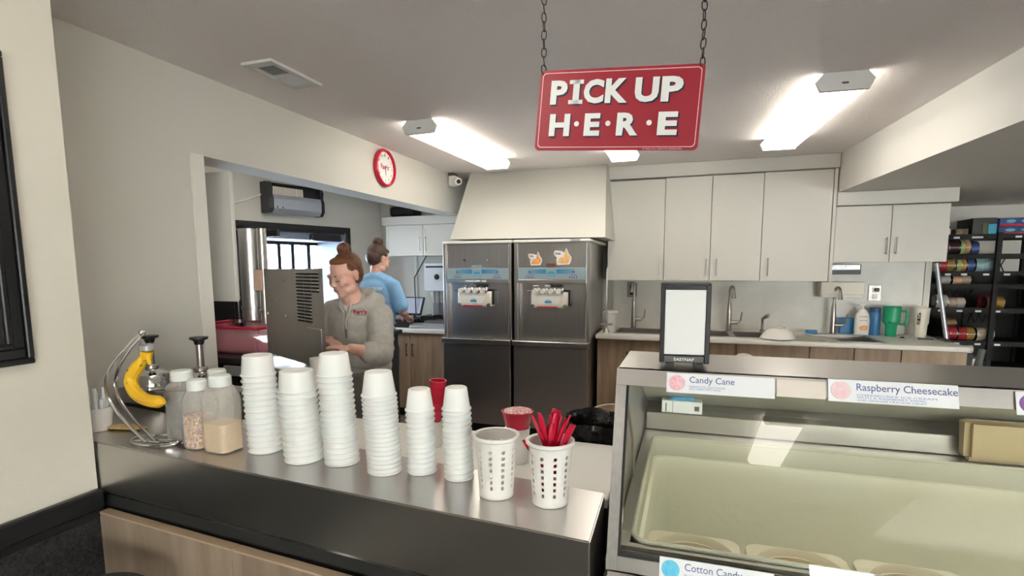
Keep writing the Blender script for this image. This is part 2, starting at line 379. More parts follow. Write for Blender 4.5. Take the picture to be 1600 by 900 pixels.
# front wall with the shop windows (behind the camera)
m = MB(); m.box(-6.2, 6.2, -4.7, -4.55, 1.84, 2.43); m.box(-6.2, 6.2, -4.7, -4.55, 0, .4)
xs = [-6.2] + [v for p in WINX for v in p] + [6.2]
for a, b in zip(xs[0::2], xs[1::2]): m.box(a, b, -4.7, -4.55, .4, 1.84)
struct(m.build('wall_front', 'wall', smooth=False))
for i, (a, b) in enumerate(WINX):
    m = MB(); m.box(a, a + .04, -4.66, -4.58, .4, 1.84); m.box(b - .04, b, -4.66, -4.58, .4, 1.84); m.box(a + .04, b - .04, -4.66, -4.58, 1.80, 1.84); m.box(a + .04, b - .04, -4.66, -4.58, .4, .44)
    w = struct(m.build('window_%d' % (i + 2), 'blacktrim')); bx('pane', 'shop_pane', (a + .04, b - .04, -4.625, -4.615, .44, 1.80), w)
g = struct(bx('ground', 'snow', (-30, 30, -40, -4.8, -.2, -.12)))
g = struct(bx('ground', 'snow', (-40, -6.3, -4.8, 30, -.2, -.12)))
# ceiling lights
def light_fixture(label, x, y0, y1, w, yaw, cx=None):
    L = y1 - y0; t = thing('ceiling_light', label, 'light', (x, (y0 + y1) / 2, 2.345), 'wrap fluorescent ceiling lights', rotz=yaw)
    h = .083; a = w / 2; 
    def prof(o, z0=0.0): return [(-a + .022 + o, z0), (a - .022 - o, z0), (a - o, .045), (a - .03, .083), (-a + .03, .083), (-a + o, .045)]
    m = MB(); m.prism([(px, -L / 2 + .02, pz) for px, pz in prof(.004, .003)], (0, L - .04, 0)); m.build('diffuser', 'lamp', t, local=True, smooth=False)
    for e in (-1, 1):
        m = MB(); y = e * (L / 2 - .01) - .012; m.prism([(px, y, pz) for px, pz in prof(-.003, -.001)], (0, .024, 0)); c = m.build('end_cap', 'lamp_w', t, local=True, smooth=False)
        m = MB(); m.box(-.014, .014, e * (L / 2 + .002) - .002, e * (L / 2 + .002) + .002, .028, .036); m.build('badge', 'seam', c, local=True)
    m = MB(); m.box(-a + .035, a - .035, -L / 2 + .02, L / 2 - .02, .0835, .086); m.build('housing', 'lamp_w', t, local=True)
light_fixture('lit wrap ceiling light near the red clock', -1.608, 3.10, 4.42, .235, R(-2.2))
light_fixture('lit wrap ceiling light nearest the lowered ceiling', .64, 3.03, 4.40, .25, R(3.8))
light_fixture('lit ceiling light mostly hidden behind the pick up sign', -.515, 3.10, 4.45, .235, R(0))
light_fixture('lit ceiling light reflected in the ice cream case glass', .72, -3.0, -1.9, .30, R(0))
light_fixture('added unseen ceiling light brightening the drive-through room', -2.95, 2.6, 3.9, .235, R(0))  # unseen fixture, added to brighten the dim drive-through room
light_fixture('lit ceiling light over the customer area', -.85, -2.9, -1.6, .25, R(0))
light_fixture('added unseen ceiling light brightening the counters from above', -.75, .15, 1.45, .25, R(0))  # out-of-view fixture added to lift the grey work surface and cup tops
# ceiling vent
t = thing('ceiling_vent', 'white louvred metal air vent set in the ceiling', 'vent', (-1.868, 2.19, 2.42), rotz=R(0))
m = MB(); a, b, i, j = .085, .175, .056, .130
for q in ((-a, a, -b, -j), (-a, a, j, b), (-a, -i, -j, j), (i, a, -j, j)): m.box(*q, -.004, .0095, bev=.002)
m.box(-i, i, -.006, .006, -.003, .008); m.build('frame', 'lamp_w', t, local=True)
bx('backing', 'matteblack', (-i, i, -j, j, .0078, .0095), t, local=True)
sl = MB().box(-i, i, -.0007, .0007, -.0045, .0045).build('slat', 'lamp_w', t, local=True); sl.location = (0, -.118, .001); sl.rotation_euler = (R(-62), 0, 0)
for k in range(1, 20):
    y = -.118 + k * .0124
    if abs(y) < .008: continue
    s2 = dup1(sl, t, (0, y, .001)); s2.rotation_euler = (R(-62) if k < 10 else R(40), 0, 0)
# clock
t = thing('wall_clock', 'round white wall clock with red rim and red lettering', 'clock', (-2.258, 3.69, 2.272))
rotx = Matrix.Translation((-2.258, 3.69, 2.272)) @ Matrix.Rotation(R(90), 4, 'Y')
MB().lathe([(.118, .0), (.14, .002), (.142, .02), (.136, .032), (.124, .034), (.12, .024), (.118, .012)], seg=48, mt=rotx).build('rim', 'red', t)
MB().lathe([(0, .011), (.121, .011), (.121, .016), (0, .016)], seg=48, mt=rotx).build('face', 'clockface', t)
for k in range(12):
    an = R(90 - 30 * (k + 1)); r_ = .095; hh = .02; ww = .011 * (1 if k < 9 else 1.6)
    cy, cz = 3.69 + r_ * math.cos(an), 2.272 + r_ * math.sin(an)
    text_fit(str(k + 1), 'numeral', 'black', t, (-2.241, cy - ww / 2, cz - hh / 2), (0, 1, 0), (0, 0, 1), ww, hh, .0005)
text_fit("Farr's", 'lettering', 'red', t, (-2.2405, 3.69 - .062, 2.272 - .012), (0, 1, 0), (0, 0, 1), .11, .04, .0006, bold=.02)
for l, an, wd in ((.075, R(15), .004), (.055, R(-85), .005)):
    d = Vector((0, math.cos(an), math.sin(an))); p = Vector((-2.2385, 3.69, 2.272)); MB().cyl(p - d * .012, p + d * l, wd * .5, wd * .3, 6).build('hand', 'black', t)
# security camera
t = thing('security_camera', 'small white security camera in the ceiling corner', 'camera', (-2.2, 4.9, 2.36))
bx('mount', 'seam', (-2.258, -2.2, 4.86, 4.96, 2.405, 2.43), t, bev=.003)
MB().box(-2.25, -2.17, 4.84, 4.93, 2.30, 2.40, bev=.02, seg=3).build('base', 'plastic_w', t)
MB().cyl((-2.2, 4.89, 2.345), (-2.12, 4.80, 2.33), .042, .036, 20).build('barrel', 'plastic_w', t)
MB().cyl((-2.125, 4.806, 2.331), (-2.115, 4.795, 2.329), .02, .02, 16).build('lens', 'black', t)
# ================================================================== HANGING SIGN
def signM():
    yaw, pitch, roll = .016, -.072, .067
    return Matrix.Translation((-.185, 1.4, 1.896)) @ Matrix.Rotation(yaw, 4, 'Z') @ Matrix.Rotation(pitch, 4, 'X') @ Matrix.Rotation(roll, 4, 'Y')
t = thing('hanging_sign', 'red PICK UP HERE sign hanging on two black chains', 'sign', (-.185, 1.4, 1.896)); t.rotation_euler = signM().to_euler(); ORG[t] = None
def rrect(w, h, r, n=6):
    out = []
    for cx, cz, a0 in ((w / 2 - r, h / 2 - r, 0), (-w / 2 + r, h / 2 - r, 90), (-w / 2 + r, -h / 2 + r, 180), (w / 2 - r, -h / 2 + r, 270)):
        for k in range(n + 1): a = R(a0 + 90 * k / n); out.append((cx + r * math.cos(a), cz + r * math.sin(a)))
    return out
PW, PH = .407, .2035
MB().prism([(x, -.001, z) for x, z in rrect(PW, PH, .012)], (0, .003, 0)).build('panel', 'red_sign', t, local=True, smooth=False)
m = MB(); o1 = rrect(PW - .014, PH - .014, .010); o2 = rrect(PW - .0175, PH - .0175, .009)
n_ = len(o1); A = [m.bm.verts.new((x, -.0014, z)) for x, z in o1]; B = [m.bm.verts.new((x, -.0014, z)) for x, z in o2]
for k in range(n_): m.bm.faces.new([A[k], A[(k + 1) % n_], B[(k + 1) % n_], B[k]])
m.build('border_line', 'pinkline', t, local=True, smooth=False)
def sgn(s, u0, u1, v0, v1, bold=.035):
    for mm, du, dv, y in (('navy', .0035, -.0035, -.0016), ('letter', 0, 0, -.0026)):
        text_fit(s, 'letter', mm, t, (-PW / 2 + u0 * PW + du, y, PH / 2 - v1 * PH + dv), (1, 0, 0), (0, 0, 1), (u1 - u0) * PW, (v1 - v0) * PH, .0008, bold=bold, local=True)
for s, u0, u1 in (('P', .078, .186), ('I', .222, .262), ('C', .290, .415), ('K', .425, .561), ('U', .604, .745), ('P', .760, .885)): sgn(s, u0, u1, .135, .43, .045)
for s, u0, u1 in (('H', .087, .218), ('E', .311, .409), ('R', .512, .643), ('E', .757, .872)): sgn(s, u0, u1, .55, .825, .045)
for u in (.262, .458, .706): m = MB(); m.cyl((-PW / 2 + u * PW, -.0015, PH / 2 - .675 * PH), (-PW / 2 + u * PW, -.003, PH / 2 - .675 * PH), .0065, .0065, 20); m.build('dot', 'letter', t, local=True)
for sx in (-1, 1): # serif bars of the I
    pass
m = MB()
for z in (.43, .135): 
    zz = PH / 2 - z * PH; m.box(-PW / 2 + .196 * PW, -PW / 2 + .286 * PW, -.0034, -.0026, zz if z > .3 else zz - .010, zz + .010 if z > .3 else zz)
m.build('serif', 'letter', t, local=True, smooth=False)
text_fit('© 2023 ALL RIGHTS RESERVED', 'small_print', 'pinkline', t, (PW * .18, -.0016, -PH / 2 + .0018), (1, 0, 0), (0, 0, 1), PW * .23, .0028, .0003, local=True)
# chains
def link_mesh():
    pts = []; a, b = .0062, .0125
    for k in range(14): an = 2 * math.pi * k / 14; pts.append((a * math.cos(an) * (1 + .25 * (math.sin(an) > .5)), 0, b * math.sin(an)))
    m = MB(); m.tube(pts, .0015, 6, closed=True); me = bpy.data.meshes.new('link'); bmesh.ops.recalc_face_normals(m.bm, faces=m.bm.faces); m.bm.to_mesh(me); m.bm.free(); me.materials.append(M['black'])
    me.polygons.foreach_set('use_smooth', [True] * len(me.polygons)); return me
LM = link_mesh(); Sinv = signM().inverted()
for sx in (-1, 1):
    top = signM() @ Vector((sx * (PW / 2 - .008), 0, PH / 2 - .006))
    ch = bpy.data.objects.new('chain', None); COL.objects.link(ch); ch.parent = t; ch.matrix_parent_inverse = Matrix(); ch.location = Sinv @ top; ch.rotation_euler = Sinv.to_euler()
    n = int((2.43 - top.z) / .0215) + 1
    for k in range(n):
        l = bpy.data.objects.new('link', LM); COL.objects.link(l); l.parent = ch; l.location = (0, 0, .008 + k * .0213); l.rotation_euler = (random.uniform(-.15, .15), random.uniform(-.12, .12), (k % 2) * 1.45 + random.uniform(-.3, .3) + .4)

# ================================================================== BACK COUNTER AND CABINETS
def handle(parent, x, y, z0, z1, m='nickel', r=.005):
    mb = MB(); mb.cyl((x, y - .028, z0), (x, y - .028, z1), r, r, 10); mb.cyl((x, y, z0 + .012), (x, y - .028, z0 + .012), r * .8, r * .8, 8); mb.cyl((x, y, z1 - .012), (x, y - .028, z1 - .012), r * .8, r * .8, 8)
    mb.build('handle', m, parent)
def upper_cab(label, x0, x1, z0, z1, yf, doors, handles, yb=5.47, m='cab_white', hz=(1.425, 1.58), shaker=False):
    t = thing('wall_cabinet', label, 'cabinet', ((x0 + x1) / 2, (yf + yb) / 2, z0))
    bx('body', m, (x0 + .002, x1 - .002, yf + .02, yb, z0 + .004, z1), t)
    for k, (a, b) in enumerate(zip(doors[:-1], doors[1:])):
        d = bx('door', m, (a + .0022, b - .0022, yf, yf + .018, z0, z1 - .004), t, bev=.0015)
        if shaker:
            mm = MB()
            for q in ((a + .0022, b - .0022, z1 - .04, z1 - .004), (a + .0022, b - .0022, z0, z0 + .03), (a + .0022, a + .03, z0 + .03, z1 - .04), (b - .03, b - .0022, z0 + .03, z1 - .04)): mm.box(q[0], q[1], yf - .004, yf, q[2], q[3])
            mm.build('door_frame', m, d)
        if handles[k] is not None: handle(d, handles[k], yf, hz[0], hz[1])
    return t
upper_cab('tall white wall cabinet, single door, beside the sloped bulkhead', -.735, -.219, 1.385, 2.305, 5.13, [-.735, -.219], [-.236 - .012])
upper_cab('white double-door wall cabinet behind the napkin dispenser', -.219, .597, 1.385, 2.31, 5.13, [-.219, .18, .597], [.163 - .01, .233 + .004])
upper_cab('tall white single-door wall cabinet above the middle of the worktop', .597, 1.125, 1.38, 2.312, 5.13, [.597, 1.125], [.654])
t_ = setp(bx('cabinet_end_panel', 'cab_white', (1.127, 1.150, 5.118, 5.47, 1.375, 2.312)), 'white end panel closing the tall wall cabinets at right', 'panel')
t_ = setp(bx('crown_board', 'cab_white', (-.738, 1.158, 5.10, 5.47, 2.315, 2.43), bev=.003), 'long plain white crown board above the tall cabinets', 'crown board')
upper_cab('shorter white double-door wall cabinet under the lowered ceiling', 1.152, 1.950, 1.54, 2.0, 5.13, [1.152, 1.556, 1.950], [1.526, 1.594], hz=(1.60, 1.74))
setp(bx('crown_board', 'cab_white', (1.152, 1.985, 5.10, 5.47, 2.004, 2.114), bev=.003), 'short white crown board under the lowered ceiling', 'crown board')
t = upper_cab('white double-door wall cabinet in the drive-through room', -3.13, -2.2, 1.64, 1.965, 5.13, [-3.13, -2.683, -2.2], [-2.718, -2.649], hz=(1.69, 1.84), shaker=True)
MB().box(-3.16, -2.2, 5.10, 5.47, 1.965, 2.055, bev=.004).build('crown', 'cab_white', t)
# base cabinets
def base_cab(label, x0, x1, yf, seams, knobs, z1=.868, z0=.1, m='wood', hl=False, yb=5.47):
    t = thing('base_cabinet', label, 'cabinet', ((x0 + x1) / 2, (yf + yb) / 2, 0))
    bx('body', m, (x0, x1, yf + .02, yb, z0, .735), t); bx('face_frame', m, (x0, x1, yf + .02, yf + .04, .7355, z1), t); bx('side_panel', m, (x1 - .018, x1, yf + .041, yb, .7355, z1), t)
    bx('toe_kick', 'blacktrim', (x0, x1, yf + .08, yf + .1, 0, z0), t)
    for k, (a, b) in enumerate(zip(seams[:-1], seams[1:])):
        d = bx('door', m, (a + .003, b - .003, yf, yf + .018, z0, z1 - .006), t, bev=.0015)
        if knobs[k] is not None: handle(d, knobs[k], yf, .63 if hl else .635, .765, 'black' if not hl else 'nickel')
    return t
base_cab('oak base cabinet beside the machines with two black pulls', -.765, -.15, 4.78, [-.765, -.46, -.15], [-.495, -.43])
base_cab('oak base cabinet behind the napkin dispenser', -.15, .95, 4.78, [-.15, .40, .95], [.37, .43])
base_cab('oak base cabinet at the right-hand end of the worktop', .95, 2.0, 4.78, [.95, 1.265, 1.58, 2.0], [1.225, 1.31, 1.625])
base_cab('oak base cabinet in the drive-through room', -2.86, -2.14, 4.66, [-2.86, -2.61, -2.14], [-2.64, -2.575], hl=False)
def worktop(name, label, x0, x1, yf, yb, z0, z1, holes, poly=None):
    """slab with rectangular sink cut-outs, made of strips"""
    m = MB(); xs = sorted({x0, x1} | {h[0] for h in holes} | {h[1] for h in holes})
    for a, b in zip(xs[:-1], xs[1:]):
        h = [h for h in holes if h[0] <= a and h[1] >= b]
        if h: m.box(a, b, yf, h[0][2], z0, z1); m.box(a, b, h[0][3], yb, z0, z1)
        else: m.box(a, b, yf, yb, z0, z1)
    m.box(x0, x1, yf - .012, yf + .001, z0, z1 - .0001, bev=.006, seg=2)
    if poly: m.prism(poly, (0, 0, z1 - z0))
    bmesh.ops.remove_doubles(m.bm, verts=m.bm.verts, dist=1e-5)
    return setp(m.build(name, 'top_white'), label, 'worktop')
SINK = [(-.62, -.22, 4.88, 5.28), (.05, .36, 4.86, 5.26), (.40, .78, 4.86, 5.26), (1.02, 1.46, 4.80, 5.28)]
worktop('worktop', 'long white worktop with sinks along the back wall', -.77, 1.98, 4.72, 5.471, .872, .91, SINK)
worktop('worktop', 'white worktop in the drive-through room', -2.90, -2.13, 4.63, 5.48, .872, .91, [])
# undermounted / drop in sinks
def sink(label, x0, x1, y0, y1, d=.16):
    t = thing('sink', label, 'sink', ((x0 + x1) / 2, (y0 + y1) / 2, .905))
    m = MB(); e = .004
    m.box(x0 + e, x0 + 2 * e, y0 + e, y1 - e, .91 - d, .909); m.box(x1 - 2 * e, x1 - e, y0 + e, y1 - e, .91 - d, .909)
    m.box(x0 + e, x1 - e, y0 + e, y0 + 2 * e, .91 - d, .909); m.box(x0 + e, x1 - e, y1 - 2 * e, y1 - e, .91 - d, .909); m.box(x0 + e, x1 - e, y0 + e, y1 - e, .906 - d, .91 - d)
    m.build('basin', 'steel_dark', t)
    m = MB(); r = .022
    m.box(x0 - r, x1 + r, y0 - r, y0 + e, .9102, .915, bev=.002); m.box(x0 - r, x1 + r, y1 - e, y1 + r, .9102, .915, bev=.002); m.box(x0 - r, x0 + e, y0 + e, y1 - e, .9102, .915, bev=.002); m.box(x1 - e, x1 + r, y0 + e, y1 - e, .9102, .915, bev=.002)
    m.build('rim', 'steel', t)
    MB().cyl(((x0 + x1) / 2, (y0 + y1) / 2, .9101 - d), ((x0 + x1) / 2, (y0 + y1) / 2, .914 - d), .035, .03, 16).build('drain', 'chrome', t)
sink('stainless sink next to the ice cream machines', *SINK[0]); sink('small stainless basin behind the napkin dispenser', *SINK[1])
sink('stainless basin in front of the middle faucet', *SINK[2]); sink('large stainless sink nearest the green tumbler', *SINK[3])
def faucet(label, x, y, h, dirx, lever=1, bend=.05):
    t = thing('faucet', label, 'faucet', (x, y, .911))
    z0 = .911; H = h - z0
    MB().lathe([(0, 0), (.030, 0), (.030, .006), (.024, .012), (.022, H * .35), (.016, H * .62), (.012, H * .66), (0, H * .66)], (x, y, z0), 20).build('body', 'nickel', t)
    pts = []; R_ = bend; zc = h - R_
    pts.append((x, y, z0 + H * .62)); pts.append((x, y, zc))
    for k in range(1, 13): a = math.pi * k / 12; o = R_ * (1 - math.cos(a)); pts.append((x + dirx * o * .75, y - o * .9, zc + R_ * math.sin(a)))
    p = pts[-1]; rad = [.012] * (len(pts)); MB().tube(pts, rad, 12).build('spout', 'nickel', t)
    q = (p[0] + dirx * .004, p[1] - .006, p[2] - .055); MB().cyl(p, q, .013, .019, 14).build('spray_head', 'nickel', t)
    mb = MB(); zl = z0 + H * .19; mb.cyl((x, y, zl), (x + .075, y - .005, zl), .019, .017, 14); mb.chain([(x + .07, y, zl), (x + .10, y, zl + .02), (x + .108, y - .01, zl + .095)], [.011, .008, .006], 8); mb.build('lever', 'nickel', t)
faucet('brushed nickel faucet beside the ice cream machines', -.50, 5.36, 1.36, -.25, bend=.04)
faucet('brushed nickel gooseneck faucet in the middle of the worktop', .376, 5.34, 1.325, .35)
faucet('brushed nickel gooseneck faucet beside the lotion bottle', 1.235, 5.355, 1.322, .30)
t = thing('side_sprayer', 'small black and chrome sprayer right of the middle faucet', 'sprayer', (.665, 5.34, .911))
MB().lathe([(0, 0), (.024, 0), (.022, .012), (.014, .02), (.012, .07), (0, .07)], (.665, 5.34, .911), 16).build('holder', 'nickel', t)
MB().chain([(.665, 5.34, .97), (.662, 5.335, 1.03), (.70, 5.30, 1.065)], [.011, .013, .018], 10).build('head', 'nickel', t)
# outlets
def outlet(label, x0, x1, z0, z1):
    t = thing('outlet', label, 'outlet', ((x0 + x1) / 2, 5.465, z0)); bx('plate', 'lcd', (x0, x1, 5.462, 5.4715, z0, z1), t, bev=.003)
    mb = MB(); c = (x0 + x1) / 2; h = (z1 - z0)
    for k in (.3, .7): mb.box(c - .02, c + .02, 5.458, 5.462, z0 + h * k - .02, z0 + h * k + .02, bev=.003)
    mb.build('socket', 'plastic_w' if x0 > 1 else 'black', t); return t
outlet('dark metal outlet plate behind the nearest-to-machine faucet', -.58, -.485, 1.21, 1.35)
t = outlet('metal outlet plate with a white plug above the green tumbler', 1.52, 1.62, 1.20, 1.34)
MB().box(1.56, 1.60, 5.44, 5.458, 1.285, 1.315, bev=.006).build('plug', 'black', t)
# items on the back worktop
t = thing('container', 'white plastic tub at the worktop end beside the machines', 'tub', (-.70, 5.1, .911)); x, y = -.70, 5.10
MB().lathe([(0, .0), (.056, 0), (.068, .15), (.070, .16), (.066, .16), (.055, .01), (0, .01)], (x, y, .911), 28).build('body', 'plastic_w', t)
MB().lathe([(0, .161), (.078, .161), (.080, .175), (.074, .184), (0, .184)], (x, y, .911), 28).build('lid', 'plastic_w', t)
t = thing('mixer_spindle', 'tall thin steel mixing rod with a foot ring beside the machines', 'mixing rod', (-.70, 4.93, .911)); x, y = -.703, 4.90
MB().cyl((x, y, .95), (x, y, 1.50), .008, .008, 12).build('rod', 'steel', t)
mb = MB(); mb.cyl((x, y, .911), (x, y, .95), .03, .014, 16); mb.build('foot', 'nickel', t)
mb = MB(); mb.cyl((x - .05, y, .985), (x + .06, y, .985), .009, .009, 10); mb.tube([(x - .045, y, .985), (x - .045, y, 1.10), (x - .01, y, 1.12)], .007, 8); mb.build('bracket', 'nickel', t)
t = thing('dish', 'upturned white dish draining beside the middle basin', 'dish', (.70, 4.99, .94))
MB().lathe([(.13, 0), (.135, .004), (.10, .06), (.05, .085), (0, .09), ], (0, 0, 0), 32, mt=Matrix.Translation((.72, 4.83, .9165)) ).build('bowl', 'plastic_w', t)
MB().lathe([(0, .0), (.05, 0), (.052, .006), (0, .006)], (.72, 4.83, 1.0065), 24).build('foot', 'plastic_w', t)
mb = MB(); nx, ny = 14, 10; g_ = []
for i in range(nx + 1):
    g_.append([mb.bm.verts.new((.86 + .30 * i / nx - .05 * j / ny, 4.74 + .32 * j / ny, .917 + .004 * math.sin(i * 1.7 + j * .9) + .004 * random.random())) for j in range(ny + 1)])
for i in range(nx):
    for j in range(ny): mb.bm.faces.new([g_[i][j], g_[i + 1][j], g_[i + 1][j + 1], g_[i][j + 1]])
r_ = bmesh.ops.solidify(mb.bm, geom=mb.bm.faces[:], thickness=.003)
setp(mb.build('dish_towel', 'cream_roll'), 'crumpled white dish towel spread left of the large sink', 'towel')
setp(bx('sponge', 'bluepl', (1.02, 1.11, 5.31, 5.36, .911, .94), bev=.004), 'bright blue sponge behind the large sink', 'sponge')
setp(bx('blue_box', 'bluepl', (1.30, 1.41, 5.40, 5.45, .911, 1.05), bev=.006), 'blue packet standing between the faucet and lotion bottle', 'packet')
t = thing('lotion_bottle', 'white pump lotion bottle with orange print by the sink', 'bottle', (1.45, 5.36, .911)); x, y = 1.452, 5.33
MB().lathe([(0, 0), (.052, 0), (.056, .01), (.058, .12), (.050, .18), (.028, .215), (.018, .225), (0, .225)], (x, y, .911), 28, sy=.6).build('body', 'plastic_w', t)
mb = MB(); mb.cyl((x, y, 1.136), (x, y, 1.165), .012, .010, 14); mb.box(x - .035, x + .014, y - .008, y + .008, 1.165, 1.178, bev=.003); mb.build('pump', 'plastic_w', t)
MB().ell((x + .006, y - .030, .975), (.032, .007, .026)).build('orange_patch', 'orange', t)
text_fit('LOTION', 'lettering', 'black', t, (x - .03, y - .0365, 1.065), (1, 0, 0), (0, 0, 1), .06, .014, .0005)
text_fit('HAND CARE', 'lettering', 'red', t, (x - .028, y - .037, 1.035), (1, 0, 0), (0, 0, 1), .056, .012, .0005)
t = thing('water_bottle', 'blue translucent water bottle beside the lotion bottle', 'bottle', (1.545, 5.36, .911)); x, y = 1.548, 5.34
MB().lathe([(0, 0), (.040, 0), (.044, .01), (.044, .185), (.040, .20), (0, .20)], (x, y, .911), 24).build('body', 'bluebottle', t)
MB().lathe([(0, .2005), (.041, .2005), (.041, .235), (.036, .24), (0, .24)], (x, y, .911), 24).build('lid', mat('dark_blue_lid', (.03, .08, .22), .4), t)
t = thing('tumbler', 'large green handled tumbler on the back worktop', 'tumbler', (1.66, 5.3, .911)); x, y = 1.66, 5.30
MB().lathe([(0, 0), (.038, 0), (.041, .006), (.043, .09), (.060, .12), (.064, .125), (.064, .235), (0, .235)], (x, y, .911), 32).build('body', 'green', t)
MB().lathe([(0, .2355), (.064, .2355), (.065, .252), (.060, .257), (0, .257)], (x, y, .911), 32).build('lid', 'green', t)
MB().tube([(x + .058, y, 1.125), (x + .10, y, 1.128), (x + .112, y, 1.115), (x + .112, y, 1.03), (x + .10, y, 1.015), (x + .058, y, 1.015)], .010, 10).build('handle', 'green', t)
MB().ell((x - .03, y - .058, 1.005 + .03), (.006, .003, .006)).build('badge', 'black', t)
t = thing('tumbler', 'cream tumbler with black vertical lettering near the worktop end', 'tumbler', (1.87, 5.3, .911)); x, y = 1.872, 5.30
MB().lathe([(0, 0), (.040, 0), (.043, .006), (.046, .10), (.054, .12), (.056, .23), (0, .23)], (x, y, .911), 32).build('body', 'cream', t)
MB().lathe([(0, .2305), (.058, .2305), (.058, .245), (.03, .25), (.028, .262), (0, .262)], (x, y, .911), 32).build('lid', 'cream', t)
for k, ch in enumerate('JUNIOR'): text_fit(ch, 'lettering', 'black', t, (x - .043, y - .0535 + .009, 1.105 - k * .017), (.85, -.5, 0), (0, 0, 1), .022, .014, .0006, bold=.03)
for k, (x, l, mm, lab) in enumerate(((1.685, .03, 'black', 'small black clip left on the worktop'), (1.75, .03, 'chrome', 'small shiny metal clip left on the worktop'), (1.80, .10, 'navy', 'dark blue pen lying in front of the cream tumbler'))):
    if k == 2: o = MB().cyl((x, 5.13, .917), (x + l, 5.11, .917), .006, .006, 10).build('pen', mm)
    else: o = MB().tube([(x, 5.16, .915), (x + l * .5, 5.15, .925), (x + l, 5.16, .915), (x + l * .6, 5.18, .915)], .004, 6, closed=True).build('clip', mm)
    setp(o, lab, 'pen' if k == 2 else 'clip')
t = thing('card_reader', 'low black case at the back end of the worktop', 'case', (1.92, 5.3, .911))
bx('body', 'black', (1.945, 1.975, 5.0, 5.2, .9115, .93), t, bev=.004)
# boxes on wall under cabinet
setp(bx('black_box', 'black', (1.16, 1.41, 5.30, 5.465, 1.375 + .062, 1.52), bev=.004), 'black box tucked under the shorter wall cabinet', 'box')
t = thing('glove_dispenser', 'beige box dispenser fixed to the wall above the large sink', 'dispenser', (1.29, 5.40, 1.23))
bx('body', 'cream', (1.12, 1.46, 5.34, 5.471, 1.235, 1.37), t, bev=.004)
bx('front_lip', 'cream', (1.13, 1.45, 5.325, 5.34, 1.235, 1.262), t, bev=.003)
t = thing('wall_notice', 'dark strip notice with white lettering under the cabinet', 'notice', (1.29, 5.29, 1.46)); 
bx('sheet', 'silver', (1.17, 1.40, 5.2985, 5.2995, 1.478, 1.516), t)
text_fit('EMPLOYEES MUST', 'lettering', 'black', t, (1.175, 5.298, 1.50), (1, 0, 0), (0, 0, 1), .16, .010, .0004, bold=.02)
text_fit('WASH HANDS', 'lettering', 'black', t, (1.175, 5.298, 1.484), (1, 0, 0), (0, 0, 1), .13, .010, .0004, bold=.02)
mb = MB(); mb.cyl((.40 + .02, 4.70, .80), (.55, 4.70, .80), .012, .012, 10)
t = thing('white_cloth', 'small white cloth hung on a cabinet pull by the sink', 'cloth', (.45, 4.745, .78)); mb.bm.free()
blob(MB().ell((.46, 4.745, .775), (.055, .022, .018)).ell((.50, 4.745, .765), (.03, .02, .016)).ell((.42, 4.745, .77), (.02, .018, .01)), 'fold', 'cream_roll', t, .006, 3)
# pole leaning at worktop end
t = thing('broom_pole', 'grey pole leaning between the worktop end and the rack', 'pole', (2.13, 5.25, 0))
MB().cyl((2.235, 5.33, .02), (1.995, 5.44, 1.53), .017, .017, 14).build('pole', 'silver', t)
MB().box(2.18, 2.30, 5.31, 5.35, 0, .03, bev=.004).build('head', 'black', t)

# ================================================================== SOFT SERVE MACHINES
def sticker(t, cx, cz, w, h, y, mm):
    s = [(-.5, .18), (-.42, .34), (-.05, .30), (.08, .20), (.16, .36), (.20, .50), (.27, .34), (.33, .16), (.50, -.08), (.46, -.30), (.36, -.48), (-.30, -.50), (-.36, -.22), (-.30, -.06), (-.44, .02)]
    st = MB().prism([(cx + a * w, y, cz + b * h) for a, b in s], (0, -.002, 0)).build('sticker', 'plastic_w', t, smooth=False)
    s2 = [(-.26, -.40), (-.20, -.14), (-.05, -.04), (.06, -.10), (.10, .10), (.17, .28), (.20, .40), (.25, .22), (.31, .06), (.42, -.10), (.38, -.30), (.28, -.42)]
    MB().prism([(cx + a * w, y - .002, cz + b * h) for a, b in s2], (0, -.0015, 0)).build('swirl', mm, st, smooth=False)
    text_fit('Dole', 'lettering', 'navy', st, (cx - .40 * w, y - .0035, cz + .10 * h), (1, 0, 0), (0, 0, 1), .3 * w, .12 * h, .0005, bold=.02)
